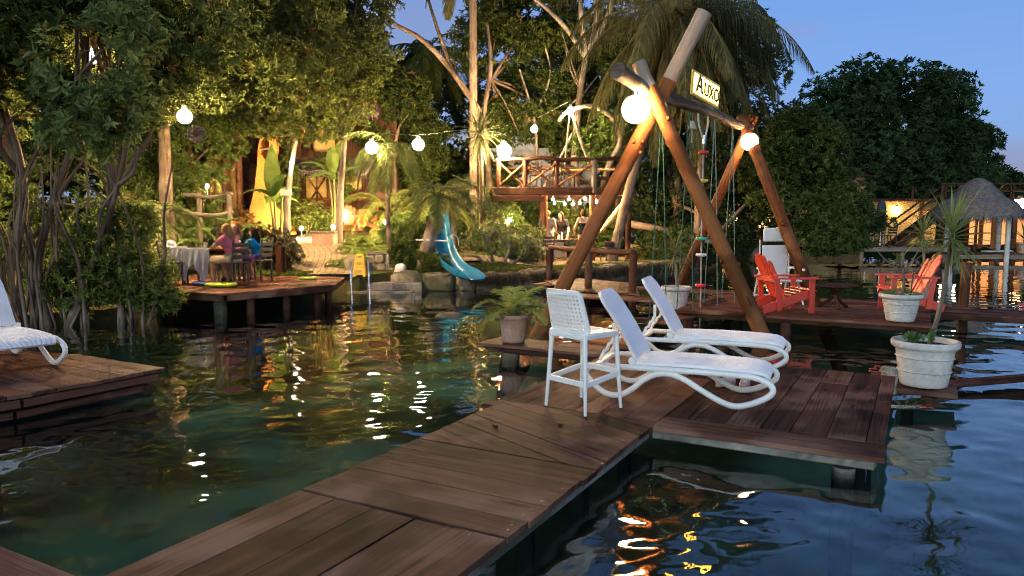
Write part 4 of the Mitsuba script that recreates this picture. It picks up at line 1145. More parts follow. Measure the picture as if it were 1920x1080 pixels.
sta = thing('dock_stair', 'dark timber stair rising from the far dock to the terrace', 'stairs')
for o in (0, .9):
    part(sta, 'stringer', beam((17.3, 33.2 + o, .5), (20.7, 35.2 + o, 2.3), .10, .30), 'dark_wood')
    part(sta, 'handrail', beam((17.0, 33.1 + o, 1.35), (20.6, 35.2 + o, 3.2), .07, .07), 'dark_wood')
for k in range(8):
    q = (k + .5) / 8
    part(sta, 'tread', beam((17.3 + 3.4 * q, 33.2 + 2 * q, .62 + 1.75 * q), (17.3 + 3.4 * q, 34.1 + 2 * q, .62 + 1.75 * q), .28, .04), 'dark_wood')
for i, (x, y, r) in enumerate(((26.0, 36.6, 20),)):
    armchair(('red slatted armchair on the far terrace beside the thatched roof ridge', 'red slatted armchair on the far terrace hidden by the hut roof')[i], X(x, y, 2.35, 180 + r, 1.15), 'red slatted armchairs')
bh = thing('boat_house', 'long beige rendered boathouse wall behind the far dock, lit by a round lamp', 'building')
part(bh, 'wall', rbox((17.6, 37.6, 1.6), (7.6, .3, 2.2), .03), 'plaster')
part(bh, 'roof_beam', beam((13.6, 37.3, 2.72), (21.6, 37.3, 2.72), .3, .14), 'dark_wood')
for x in (14.2, 16.6, 18.6, 20.6):
    part(bh, 'post', beam((x, 37.38, .5), (x, 37.38, 2.7), .14, .14, up=(0, 1, 0)), 'dark_wood')
for i, (x, y) in enumerate(((15.9, 33.3), (16.55, 33.3))):
    t = thing('closed_parasol', ('closed dark blue parasol on the far dock, first from the overhanging tree', 'closed dark blue parasol on the far dock, the one nearer the stair')[i], 'parasol', 'closed parasols on the far dock')
    part(t, 'pole', tube([(x, y, .56), (x, y, 2.6)], .03, 7), 'metal')
    part(t, 'canopy', lathe([(0, 2.62), (.03, 2.6), (.16, 2.45), (.20, 2.1), (.14, 1.75), (.19, 1.45), (.22, 1.25), (.12, 1.22), (0, 1.3)], 10, (x, y, 0)), 'matte', smooth=50, col=(.045, .055, .09))
for i in range(4):
    x, y = 14.6 + i * .75, 32.6 + (i % 2) * .5
    dark_chair(('dark chair on the far dock beneath the overhanging branches', 'dark chair on the far dock second along from the branches', 'dark chair on the far dock below the first closed parasol', 'dark chair on the far dock beside the second closed parasol')[i], X(x, y, .57, 40 * i), 'dark chairs on the far dock')
solo('white_board', rbox((20.6, 31.4, .40), (1.3, .4, .07), .03, rz=12), 'plastic', 'white board lying flat on the dock under the thatched hut', 'board', smooth=50, col=(.6, .62, .66))
pot('pale clay pot on the far dock beside the thatched hut post', 'plant pot', .46, .34, .24, 'terracotta', X(21.1, 30.5, .345), rings=False)
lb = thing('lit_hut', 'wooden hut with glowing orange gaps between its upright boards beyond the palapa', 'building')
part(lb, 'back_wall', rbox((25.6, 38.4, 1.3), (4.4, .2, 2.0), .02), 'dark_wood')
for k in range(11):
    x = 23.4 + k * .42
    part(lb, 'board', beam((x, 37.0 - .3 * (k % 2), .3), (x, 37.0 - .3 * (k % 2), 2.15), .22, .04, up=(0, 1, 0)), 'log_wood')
part(lb, 'lit_wall', rbox((25.6, 38.25, 1.3), (4.0, .05, 1.7), .01), 'lamp_glass', emit=(.38, .13, .03))  # wall emits by itself, standing in for lamplight inside the hut
wh = thing('lakeside_house', 'house on the far bank with warm lit windows behind the overhanging tree', 'house')
part(wh, 'wall', rbox((15.2, 43.2, 2.2), (9, 3, 4.0), .03), 'plaster')
part(wh, 'roof', hullpts([(x, y, z) for x in (10.4, 20) for y, z in ((41.2, 4.1), (45, 4.1), (43.2, 4.6))]), 'dark_wood')
for x, z, w, h in ((14.7, 1.9, 1.6, 1.2), (17.2, 2.2, .9, 1.4), (12.2, 2.0, 1.2, 1.1)):
    q = part(wh, 'window', rbox((x, 41.64, z), (w, .06, h), .01), 'lamp_glass', emit=(3.4, 1.75, .55))
    for k in range(4):
        part(q, 'bar', beam((x - w / 2 + w * (k + .5) / 4, 41.58, z - h / 2), (x - w / 2 + w * (k + .5) / 4, 41.58, z + h / 2), .05, .04, up=(0, 1, 0)), 'dark_wood')
    part(q, 'bar', beam((x - w / 2, 41.55, z - .1), (x + w / 2, 41.55, z - .1), .04, .06), 'dark_wood')
ra = thing('red_canopy', 'small red tiled canopy glimpsed among trees on the far bank', 'canopy')
part(ra, 'roof', hullpts([(x, y, z) for x in (16.6, 18.0) for y, z in ((37.9, 3.35), (37.9, 3.45), (39.0, 4.0), (39.0, 3.9))]), 'plastic', col=(.35, .06, .04))
for x in (16.8, 17.8):
    part(ra, 'post', beam((x, 38.6, .5), (x, 38.6, 3.6), .1, .1, up=(0, 1, 0)), 'dark_wood')
# ================================================================ VEGETATION
# leaves are cut back round the lamps
AVOID = [((-8.2, 14.7, 4.92), .65), *[((-8.2 * q, 14.7 * q, 1.78 + 3.14 * q), .60 * q + .08) for q in (.95, .9, .85, .8, .75, .7, .65, .6)],
         ((-6.92, 15.9, 3.93), .6), *[((-6.92 * q, 15.9 * q, 1.78 + 2.15 * q), .5 * q) for q in (.93, .87, .8, .74, .68, .62, .56)], ((-3.9, 21, 3.78), .5)]


def rnd_unit(rng, n):
    v = rng.normal(size=(n, 3))
    return v / np.linalg.norm(v, axis=1, keepdims=True)


def leaf_mesh(P, D, Nn, L, W, C, fold=.22, droop=.12):
    """Kite-shaped folded leaves: base P, direction D, upper-face normal Nn."""
    S = np.cross(D, Nn); S /= np.linalg.norm(S, axis=1, keepdims=True) + 1e-9
    U = np.cross(S, D)
    L, W = np.broadcast_to(L, (len(P),))[:, None], np.broadcast_to(W, (len(P),))[:, None]
    mid = P + D * L * .45
    tip = P + D * L - U * L * droop
    v = np.stack([P, mid + S * W / 2 + U * W * fold, tip, mid - S * W / 2 + U * W * fold], 1).reshape(-1, 3)
    a = np.arange(len(P)) * 4
    f = np.vstack([np.stack([a, a + 1, a + 2], 1), np.stack([a, a + 2, a + 3], 1)])
    return v, f, None, np.repeat(C, 4, 0), None


def whorls(ells, n, k, L, W, cols, seed, clump=.9, thr=.44, tilt=1.0, shell=.5, bend=.5):
    """Leaf whorls spread through ellipsoids, thinned by noise into clumps with gaps."""
    rng = np.random.default_rng(seed)
    C = np.array([e[0] for e in ells], float); R = np.array([e[1] for e in ells], float)
    vol = R.prod(1) ** (2 / 3); w = vol / vol.sum()
    m = int(n * 2.2); idx = rng.choice(len(ells), m, p=w)
    d = rnd_unit(rng, m); r = (1 - shell * rng.random(m) ** 1.6) * (.80 + .35 * meshkit.noise(d * 2.2 + idx[:, None] * 5.1, seed))
    P = C[idx] + d * R[idx] * r[:, None]
    keep = meshkit.fbm(P * clump + seed * 1.7, 2, seed) > thr
    for ac, ar in AVOID:
        keep &= np.linalg.norm(P - np.array(ac), axis=1) > ar
    P, d, idx = P[keep][:n], d[keep][:n], idx[keep][:n]
    N = len(P)
    ax = d * .55 + np.array([0, 0, bend]) + rnd_unit(rng, N) * .55
    ax /= np.linalg.norm(ax, axis=1, keepdims=True)
    s = np.cross(ax, rnd_unit(rng, N)); s /= np.linalg.norm(s, axis=1, keepdims=True) + 1e-9
    t = np.cross(ax, s)
    cols = np.asarray(cols, float)
    tone = meshkit.fbm(P * .8 + 11, 2, seed + 5)
    mixv = np.clip((tone - .25) * 1.6 + rng.normal(0, .22, N), 0, 1)
    base = cols[0] * (1 - mixv[:, None]) + cols[1] * mixv[:, None]
    if len(cols) > 2:
        odd = rng.random(N) < .03
        base[odd] = cols[2]
    base = base * np.array([.84, 1.0, 1.05])
    Ps, Ds, Ns, Ls, Ws, Cs = [], [], [], [], [], []
    size = rng.uniform(.7, 1.25, N)
    for j in range(k):
        q = 2 * np.pi * j / k + rng.uniform(-.35, .35, N)
        rad = s * np.cos(q)[:, None] + t * np.sin(q)[:, None]
        th = tilt * rng.uniform(.75, 1.25, N)
        D = ax * np.cos(th)[:, None] + rad * np.sin(th)[:, None]
        Nn = ax * np.sin(th)[:, None] - rad * np.cos(th)[:, None]
        l = L * size * rng.uniform(.75, 1.15, N)
        Ps.append(P + ax * (rng.uniform(-.3, .3, N) * L)[:, None]); Ds.append(D); Ns.append(Nn * np.where((Nn * d).sum(1, keepdims=True) < 0, -1, 1)); Ls.append(l); Ws.append(l * W / L)
        Cs.append(base * rng.uniform(.6, 1.4, N)[:, None] * 1.3)
    return leaf_mesh(np.vstack(Ps), np.vstack(Ds), np.vstack(Ns), np.concatenate(Ls), np.concatenate(Ws), np.vstack(Cs))


DARK = [(.028, .036, .011), (.070, .074, .018), (.12, .06, .02)]
MID = [(.052, .062, .015), (.125, .125, .030), (.16, .09, .02)]
LITE = [(.065, .095, .022), (.15, .17, .045), (.2, .15, .04)]


def tree(label, trunk, limbs, ells, n, k, L, W, cols, seed, r0=.12, group=None, cat='tree', base='broadleaf_tree', thr=.44, clump=.9, tilt=1.0, shell=.5, kind_limb='bark', droop_bend=.5):
    t = thing(base, label, cat, group)
    if trunk is not None:
        P = curve(trunk, 18)
        part(t, 'trunk', tube(P, np.linspace(r0, r0 * .55, 18), 11, bump=.18, seed=seed), kind_limb)
    for i, (pts, ra, rb) in enumerate(limbs):
        P = curve(pts, 14)
        part(t, 'limb', tube(P, np.linspace(ra, rb, 14), 8, bump=.16, seed=seed + i), kind_limb)
    if n:
        part(t, 'crown', whorls(ells, n, k, L, W, cols, seed, clump, thr, tilt, shell, droop_bend), 'leaf')
    return t


def auto_limbs(top, ells, seed, r=.06, per=2):
    rng = np.random.default_rng(seed); out = []
    for c, R in ells:
        for _ in range(per):
            e = np.array(c) + rnd_unit(rng, 1)[0] * np.array(R) * .55
            m = (np.array(top) + e) / 2 + rng.normal(0, .15, 3)
            out.append(([top, m, e], r, r * .3))
    return out


# ---- mangroves on the near bank
rng = np.random.default_rng(21)
mang = [
    ([(-8.75, 12.3, -.1), (-8.7, 12.2, 1.2), (-8.55, 12.0, 2.6), (-8.9, 11.6, 4.4)], .17, 'thick grey mangrove trunk at the edge of the view behind the lone lounger'),
    ([(-8.25, 12.4, -.1), (-8.3, 12.3, 1.0), (-8.0, 12.2, 2.4), (-8.2, 11.8, 4.4)], .13, 'grey mangrove trunk second from the lone lounger'),
    ([(-7.75, 12.3, -.15), (-7.85, 12.2, .9), (-7.6, 12.3, 2.0), (-7.0, 12.2, 3.4), (-6.6, 11.8, 4.6)], .10, 'forked slender mangrove trunk with peeling pale bark'),
    ([(-7.45, 12.2, -.15), (-6.95, 12.2, 1.0), (-6.35, 12.0, 2.3), (-5.75, 11.6, 3.9)], .085, 'thin mangrove trunk leaning outward over the water'),
    ([(-6.62, 12.4, -.2), (-6.6, 12.45, 1.2), (-6.75, 12.5, 2.0), (-6.5, 12.3, 3.6), (-6.6, 12.1, 4.8)], .075, 'straight thin mangrove trunk rising from the water beside the leafy bush'),
    ([(-8.0, 11.9, -.1), (-8.45, 11.9, 1.1), (-9.0, 11.8, 2.2), (-9.6, 11.6, 4.0)], .08, 'mangrove trunk leaning away from the water'),
]
for i, (pts, r, lab) in enumerate(mang):
    top = np.array(pts[-1]); el = [((top[0] + rng.uniform(-.4, .4), top[1] + rng.uniform(-.3, .3), top[2] + .9), (1.35, 1.1, 1.0)), ((top[0] + rng.uniform(-.8, .8), top[1] - .2, top[2] - .1), (1.1, .9, .8))]
    lm = auto_limbs(pts[-2], el, 40 + i, .04, 3)
    for q in range(2):
        b = np.array(pts[1 + q % (len(pts) - 2)]); e = b + np.array([rng.uniform(-.9, .9), rng.uniform(-.4, .3), rng.uniform(.7, 1.4)])
        lm.append(([b, (b + e) / 2 + rng.normal(0, .12, 3), e], r * .45, .015))
        g = b + np.array([rng.uniform(-.4, .4), rng.uniform(-.3, .2), -rng.uniform(.8, 1.2)])
        lm.append(([b, (b + g) / 2 + rng.normal(0, .05, 3), g], r * .3, .02))
    for q in range(5):      # thin stems rising beside the trunk
        b = np.array(pts[0]) + np.array([rng.uniform(-.3, .45), rng.uniform(-.25, .2), 0]); e = b + np.array([rng.uniform(-.5, .7), rng.uniform(-.4, .2), rng.uniform(2.0, 3.3)])
        lm.append(([b, b * .6 + e * .4 + rng.normal(0, .10, 3), b * .25 + e * .75 + rng.normal(0, .12, 3), e], rng.uniform(.018, .034), .012))
    tree(lab, pts, lm, el, 900, 7, .15, .062, [(.048, .056, .015), (.115, .115, .032), (.16, .07, .025)], 50 + i, r * .85, 'mangroves on the near bank', base='mangrove_tree', thr=.42, clump=1.3)
tree('leafy mangrove branch with star-shaped leaf tufts reaching out over the lone lounger', [(-7.0, 12.2, 3.0), (-6.6, 11.2, 3.4), (-5.9, 10.2, 3.6), (-5.2, 9.6, 3.9)], auto_limbs((-5.9, 10.2, 3.6), [((-5.35, 9.7, 3.55), (.85, .6, .75))], 3, .018, 7),
     [((-5.45, 9.75, 3.7), (.75, .5, .62)), ((-5.05, 9.6, 3.25), (.55, .45, .45)), ((-5.6, 9.9, 2.95), (.6, .5, .38)), ((-4.85, 9.5, 4.1), (.5, .4, .4))], 330, 8, .155, .062, [(.095, .105, .030), (.17, .17, .055)], 77, .04, base='mangrove_branch', cat='tree branch', thr=.36, clump=2.0, tilt=1.15)
tree('dense leafy mangrove bush hanging over the water beside the table dock', [(-6.8, 12.8, -.1), (-6.75, 12.7, .7)], auto_limbs((-6.75, 12.7, .6), [((-6.6, 12.6, 1.2), (.8, .6, .7))], 5, .02, 6),
     [((-6.9, 12.6, 1.35), (.7, .6, .7)), ((-6.35, 12.65, .75), (.6, .5, .5)), ((-7.2, 12.4, .7), (.7, .55, .5)), ((-6.6, 12.8, 1.8), (.5, .4, .4)), ((-6.0, 12.5, .38), (.4, .4, .25))], 1500, 6, .12, .052, [(.070, .078, .019), (.16, .155, .038), (.15, .1, .03)], 78, .06, base='mangrove_bush', cat='bush', thr=.38, clump=1.6)
tree('dark mangrove thicket behind the grey trunks on the near bank', None, [], [((-11.5, 14.0, 2.0), (2.4, 1.3, 2.0)), ((-8.6, 14.2, .9), (1.6, 1.0, .9)), ((-10.5, 13.8, 3.8), (1.6, 1.2, 1.0))], 2200, 6, .13, .055, MID, 79, base='mangrove_thicket', cat='bush', thr=.40)
tree('canopy of the mangrove overhanging the top corner of the view', None, auto_limbs((-8.6, 11.8, 4.2), [((-7.6, 11.2, 5.6), (2.4, 1.4, 1.4))], 8, .05, 6),
     [((-8.6, 11.2, 5.2), (2.2, 1.4, 1.5)), ((-6.6, 11.4, 5.7), (1.7, 1.3, 1.2)), ((-7.4, 10.9, 4.1), (1.5, 1.0, .8))], 3400, 7, .16, .066, [(.040, .050, .014), (.100, .100, .026), (.15, .06, .02)], 80, base='mangrove_canopy', cat='tree canopy', thr=.42, clump=1.0)

# ---- big garden trees
g1 = [((-9.4, 18.6, 6.6), (2.8, 2.0, 2.0)), ((-6.6, 18.8, 7.2), (2.3, 2.0, 2.0)), ((-8.2, 17.6, 5.2), (2.4, 1.6, 1.1)), ((-5.6, 18.4, 5.6), (1.8, 1.5, 1.15)), ((-11.6, 18.0, 5.6), (2.2, 1.8, 1.6))]
tree('large dark broadleaf tree roofing the garden behind the dining table', [(-9.2, 19.8, .6), (-9.1, 19.6, 2.6), (-8.8, 19.0, 4.6)], auto_limbs((-8.8, 19.0, 4.4), g1, 9, .09, 3), g1, 9000, 6, .17, .075, [(.045, .048, .014), (.110, .105, .028), (.16, .06, .025)], 90, .22, thr=.40, clump=.8)
g2 = [((-5.2, 22.5, 6.5), (1.7, 1.6, 1.5)), ((-6.4, 23.6, 5.4), (2.0, 1.4, 1.2)), ((-4.9, 23.0, 8.3), (1.6, 1.8, 1.5)), ((-7.2, 23.5, 8.2), (2.5, 2, 2))]
tree('pale slim trunk tree leaning beside the path with a dark leafy crown', [(-5.75, 24.6, .9), (-5.62, 24.4, 2.6), (-5.35, 24.0, 4.4), (-5.1, 23.6, 6.2)], auto_limbs((-5.15, 23.7, 5.8), g2, 10, .06, 3), g2, 5200, 6, .17, .072, [(.045, .048, .014), (.112, .108, .028), (.15, .08, .025)], 91, .13, thr=.42, clump=.8, kind_limb='grey_wood')
g3 = [((-7.3, 24.4, 5.0), (1.7, 1.0, .75)), ((-9.3, 24.2, 5.0), (1.2, .9, .8)), ((-10, 24, 6.4), (2.4, 1.8, 1.8))]
tree('pale palm-like trunk in front of the timber house carrying the notice board', [(-7.40, 24.3, .9), (-7.30, 24.3, 2.6), (-7.0, 24.4, 4.6)], auto_limbs((-7.05, 24.4, 4.5), g3, 11, .05, 3), g3, 2600, 6, .18, .075, MID, 92, .13, thr=.42, kind_limb='grey_wood')
g4 = [((-11.2, 22.5, 4.2), (2.2, 1.4, 1.7)), ((-12.5, 21, 2.6), (2.2, 1.4, 1.8)), ((-9.6, 22.5, 3.6), (1.1, .9, 1.0)), ((-14.5, 22, 6), (3, 2, 3))]
tree('bushy yellow-green garden tree lit by the hanging lamp', [(-11.4, 22.4, .6), (-11.2, 22.4, 3.2)], auto_limbs((-11.2, 22.4, 2.6), g4, 12, .06, 3), g4, 5200, 6, .15, .065, [(.05, .07, .018), (.12, .13, .035), (.16, .1, .03)], 93, .12, thr=.44)
g5 = [((-3.9, 30, 4.6), (1.6, 1.4, 1.5)), ((-5.0, 29.5, 6.2), (1.8, 1.5, 1.8))]
tree('dark tree behind the palms left of the gap of evening sky', [(-4.6, 29.5, 1.3), (-4.6, 29, 4.4)], auto_limbs((-4.6, 29, 4.2), g5, 13, .06, 3), g5, 3200, 6, .2, .085, DARK, 94, .14, thr=.42)

# ---- centre: pale-limbed trees behind the terrace
h1 = [((-.6, 30, 8.6), (2.0, 1.8, 1.6)), ((1.2, 30.4, 6.4), (2.2, 1.6, 1.6)), ((-.2, 29.6, 5.6), (1.4, 1.1, 1.1)), ((.6, 31, 9.8), (2.6, 2, 1.6))]
tree('old tree with a long pale limb reaching up across the gap of evening sky', [(-.7, 28.6, .8), (-.9, 28.5, 3.6), (-1.1, 28.3, 5.7)],
     [([(-1.1, 28.3, 5.6), (-2.2, 28.0, 7.2), (-3.3, 27.7, 8.3), (-4.4, 27.3, 8.9), (-5.2, 27.0, 10.2)], .13, .05), ([(-2.2, 28.0, 7.2), (-2.7, 27.9, 8.6), (-3.2, 27.8, 10.2)], .09, .04), ([(-1.1, 28.3, 5.6), (-.8, 28.6, 7.6), (-1.0, 29, 9.6)], .11, .05)] + auto_limbs((-.8, 28.6, 7.0), h1, 14, .06, 2),
     h1, 3400, 6, .20, .085, DARK, 95, .17, thr=.46)
h2 = [((2.8, 30.4, 5.4), (1.9, 1.4, 1.3)), ((3.8, 31, 8.0), (2.6, 1.6, 2.0)), ((1.0, 29.8, 9.6), (1.8, 1.4, 1.2))]
tree('tree with a forked almost white trunk standing behind the roof terrace', [(2.5, 29.2, .6), (2.45, 29.2, 3.6), (2.55, 29, 6.0), (2.85, 28.8, 8.2)],
     [([(2.8, 28.8, 8.0), (2.6, 28.6, 9.4), (2.5, 28.5, 11)], .13, .07), ([(2.85, 28.8, 8.1), (3.2, 28.8, 9.4), (3.0, 28.8, 11)], .14, .08), ([(2.85, 28.8, 8.1), (3.7, 28.9, 9.6), (3.7, 28.9, 11)], .12, .07),
      ([(2.8, 28.8, 7.9), (1.9, 28.4, 9.0), (.7, 28, 9.9), (-.6, 27.6, 10.4)], .11, .05), ([(1.0, 30, 3.5), (.9, 29.8, 5.6), (.3, 29.6, 7.6)], .08, .04), ([(.9, 29.8, 5.8), (1.5, 29.7, 7.4), (1.2, 29.6, 8.8)], .06, .03)] + auto_limbs((2.7, 28.9, 6.5), h2, 15, .05, 2),
     h2, 3000, 6, .20, .085, DARK, 96, .20, thr=.47, kind_limb='grey_wood')
tree('pale arching bare branch lit by the terrace lamp', [(3.3, 27.2, 2.8), (3.5, 27.0, 3.7), (3.9, 26.9, 4.6), (3.55, 26.8, 5.4), (2.75, 26.6, 5.75), (1.9, 26.5, 5.5), (1.65, 26.4, 5.2)],
     [([(2.1, 26.5, 5.5), (2.4, 26.5, 4.6), (2.8, 26.6, 3.6)], .07, .05)], [((2.9, 27.2, 4.4), (.8, .5, .8)), ((3.8, 27.4, 5.2), (.7, .5, .6))], 300, 6, .16, .07, LITE, 97, .13, base='arching_tree', kind_limb='grey_wood', thr=.36)
for (p, q, r, lab) in (((4.1, 26.6, 5.6), (6.0, 25.6, 3.6), .05, 'thin pale pole leaning from the trees down behind the swing frame'), ((1.15, 26.8, 2.9), (2.15, 26.6, 4.8), .045, 'thin crooked pole rising from the terrace railing')):
    solo('leaning_pole', tube(curve([p, ((np.array(p) + q) / 2 + [.05, 0, .06]), q], 8), r, 7, bump=.1), 'grey_wood', lab, 'pole')
h3 = [((6.4, 30.5, 4.0), (3.2, 2.0, 2.8)), ((9.4, 31.5, 4.2), (2.6, 1.8, 3.0)), ((5.0, 31, 7.2), (2.8, 2.0, 2.6)), ((8.6, 32, 8.0), (3.2, 2.2, 2.8)), ((7.6, 28.6, 1.4), (1.6, .9, 1.0))]
tree('wide dark tree mass behind the log swing frame', [(6.6, 30.6, .3), (6.8, 30.5, 2.6), (6.6, 30.4, 4.6)],
     auto_limbs((6.7, 30.5, 2.4), h3, 16, .10, 3) + [([(4.2, 26.9, 1.6), (5.6, 27.1, 1.35), (7.4, 27.6, .9)], .15, .09), ([(4.2, 27.4, .75), (5.8, 27.2, .7), (7.2, 27.2, .95)], .10, .06), ([(7.4, 27.6, .9), (8.8, 28.4, 2.2), (10, 28.8, 3.0)], .09, .04)],
     h3, 9500, 6, .19, .08, [(.030, .042, .015), (.070, .078, .026), (.13, .07, .03)], 98, .2, thr=.42, clump=.75)
h4 = [((11.0, 28.2, 4.2), (1.7, 1.4, 1.7)), ((12.2, 28.6, 2.5), (1.7, 1.3, 1.2)), ((10.6, 27.6, 2.0), (1.5, 1.1, 1.0)), ((13.2, 28.4, 1.3), (1.5, 1.0, .8)), ((9.6, 27.6, 3.4), (1.2, 1.1, 1.4)), ((11.6, 27.2, 1.0), (1.4, .8, .6))]
tree('rounded green tree leaning low over the water beside the second globe lamp', [(9.6, 29.6, .1), (10.2, 29.2, 1.4), (10.8, 28.6, 2.8)], auto_limbs((10.4, 29, 1.8), h4, 17, .07, 3), h4, 6200, 6, .18, .085, [(.045, .056, .016), (.105, .112, .032), (.12, .09, .03)], 99, .16, thr=.42, clump=.9)
h5 = [((21.5, 47, 9.0), (3.2, 3, 2.6)), ((25.3, 47, 9.0), (3.6, 3, 2.6)), ((27.9, 47, 6.0), (2.6, 2.4, 2.1)), ((30.2, 47, 3.5), (2.0, 2.2, 1.5)), ((23.5, 45.5, 5.4), (5.0, 2.6, 3.0)), ((18.8, 46.5, 6.4), (3.0, 2.6, 3.4)), ((26.4, 45.5, 3.4), (3.6, 2.2, 1.8))]
tree('very large rounded dark tree across the water against the evening sky', [(24, 48, 1), (24, 47.6, 3.6), (24, 47.3, 6)], auto_limbs((24, 47.4, 5), h5, 18, .2, 4), h5, 15000, 6, .30, .14, [(.026, .044, .016), (.062, .085, .030)], 100, .5, thr=.44, clump=.55, shell=.65)
for i, (x, y, z, rx_, rz_) in enumerate(((-16, 36, 6, 6, 6), (-11.5, 38, 7.5, 4.6, 5.6), (-3.6, 39, 5.2, 3.6, 4.4), (1.2, 40, 7, 3.2, 5), (6.5, 40, 8.2, 4, 6), (12.5, 44, 6.0, 4.2, 5.4), (-24, 30, 6, 6, 6), (-18, 20, 5, 4, 5), (37, 54, 2.6, 5, 2.4), (47, 58, 2.4, 7, 2.2))):
    el = [((x, y, z), (rx_, 2.5, rz_)), ((x + rx_ * .5, y - 1, z * .55), (rx_ * .7, 2, z * .5)), ((x - rx_ * .5, y - 1, z * .5), (rx_ * .7, 2, z * .5))]
    tree(('dark background tree beyond the mangroves', 'tall dark background tree over the house roof', 'dark background tree below the gap of evening sky', 'dark background tree behind the white building', 'tall dark background tree behind the coconut palm', 'dark background tree between the swing frame and far bank', 'dark background tree far along the near bank', 'dark tree filling the gap behind the mangrove trunks', 'low distant tree on the horizon past the far terrace', 'low distant tree at the end of the horizon')[i],
         [(x, y, .8), (x + .3, y, z * .7)], auto_limbs((x + .2, y, z * .6), el, 60 + i, .12, 2), el, 3600, 5, .34, .16, DARK, 110 + i, .25, 'dark trees behind the garden', thr=.42, clump=.5)


# ---- palms
def frond(base, az, el, L, ll, n, gravity, hang, cols, seed, w=.028, plume=.0, stem=.018, bend2=True):
    """One pinnate frond: an arching stem with rows of leaflets."""
    rng = np.random.default_rng(seed); m = 14
    d = np.array([math.cos(az) * math.cos(el), math.sin(az) * math.cos(el), math.sin(el)]); P = [np.array(base, float)]
    for i in range(m - 1):
        d = unit(d + np.array([0, 0, -gravity / m * (1 + i / m)])); P.append(P[-1] + d * L / (m - 1))
    P = np.array(P)
    cols = np.asarray(cols, float)
    tb = tube(P, np.linspace(stem, stem * .25, m), 5, caps=False)
    ms = [(tb[0], tb[1], None, np.tile(cols[1] * 1.1, (len(tb[0]), 1)), None)]
    t = np.linspace(.14, .995, n); ti = t * (m - 1); i0 = np.minimum(ti.astype(int), m - 2); fr = (ti - i0)[:, None]
    Q = P[i0] * (1 - fr) + P[i0 + 1] * fr; D = P[i0 + 1] - P[i0]; D /= np.linalg.norm(D, axis=1, keepdims=True)
    S = np.cross(D, [0, 0, 1.0]); S /= np.linalg.norm(S, axis=1, keepdims=True) + 1e-6; U = np.cross(S, D)
    prof = np.sin(np.clip(t * .92 + .08, 0, 1) * np.pi) ** .55
    for sg in (-1, 1):
        a = rng.uniform(.55, .95, n)[:, None]
        dir_ = S * sg * np.cos(a * .6) + D * np.sin(a) * .9 + U * (plume * rng.uniform(-1, 1, n)[:, None] + .25) + np.array([0, 0, -hang]) + rng.normal(0, .06, (n, 3))
        dir_ /= np.linalg.norm(dir_, axis=1, keepdims=True)
        l = (ll * prof * rng.uniform(.85, 1.12, n))[:, None]
        dir2 = dir_ + np.array([0, 0, -.35 - hang * .8]); dir2 /= np.linalg.norm(dir2, axis=1, keepdims=True)
        wv_ = np.cross(dir_, U + S * .4); wv_ /= np.linalg.norm(wv_, axis=1, keepdims=True) + 1e-6
        M1 = Q + dir_ * l * .5; E = M1 + dir2 * l * .5
        ww = w * rng.uniform(.8, 1.2, n)[:, None]
        v = np.stack([Q - wv_ * ww * .3, Q + wv_ * ww * .3, M1 + wv_ * ww * .5, M1 - wv_ * ww * .5, E], 1).reshape(-1, 3)
        b = np.arange(n) * 5
        f = np.vstack([np.stack([b, b + 1, b + 2], 1), np.stack([b, b + 2, b + 3], 1), np.stack([b + 3, b + 2, b + 4], 1)])
        k = rng.random(n)[:, None]; c = (cols[0] * (1 - k) + cols[1] * k) * rng.uniform(.8, 1.2, (n, 1))
        ms.append((v, f, None, np.repeat(c, 5, 0), None))
    return join(ms)


def palm(label, trunk, r, n, L, ll, cols, seed, el=(-.3, 1.1), grav=1.6, hang=.35, leaflets=46, w=.03, group=None, rings=True, base='palm_tree', az=None, stem=.02, green_shaft=0.0, plume=0.0, jit=1.0):
    rng = np.random.default_rng(seed); t = thing(base, label, 'palm tree', group)
    P = curve(trunk, 60)
    rad = np.interp(np.linspace(0, 1, 60), [0, .08, .5, 1], [r * 1.35, r * 1.05, r * .95, r * .85]) * (1 + (.07 * np.abs(np.sin(np.arange(60) * 1.57)) if rings else 0))
    part(t, 'trunk', tube(P, rad, 12, bump=.05, seed=seed), 'bark')
    top = P[-1]
    if green_shaft:
        part(t, 'crown_shaft', tube(curve([top - [0, 0, .05], top + [.02, 0, green_shaft * .5], top + [.05, 0, green_shaft]], 8), np.linspace(r * .9, r * .45, 8), 12), 'matte', col=(.16, .20, .05))
        top = top + np.array([.05, 0, green_shaft])
    for i in range(n):
        a = i * 2.39996 + rng.uniform(-.25, .25) * jit if az is None else az[i % len(az)] + rng.uniform(-.1, .1)
        e = el[0] + (el[1] - el[0]) * (i + .5) / n + rng.uniform(-.12, .12)
        part(t, 'frond', frond(top, a, e, L * rng.uniform(.85, 1.1), ll, leaflets, grav * rng.uniform(.8, 1.2), hang, cols, seed * 100 + i, w, plume, stem), 'frond')
    return t


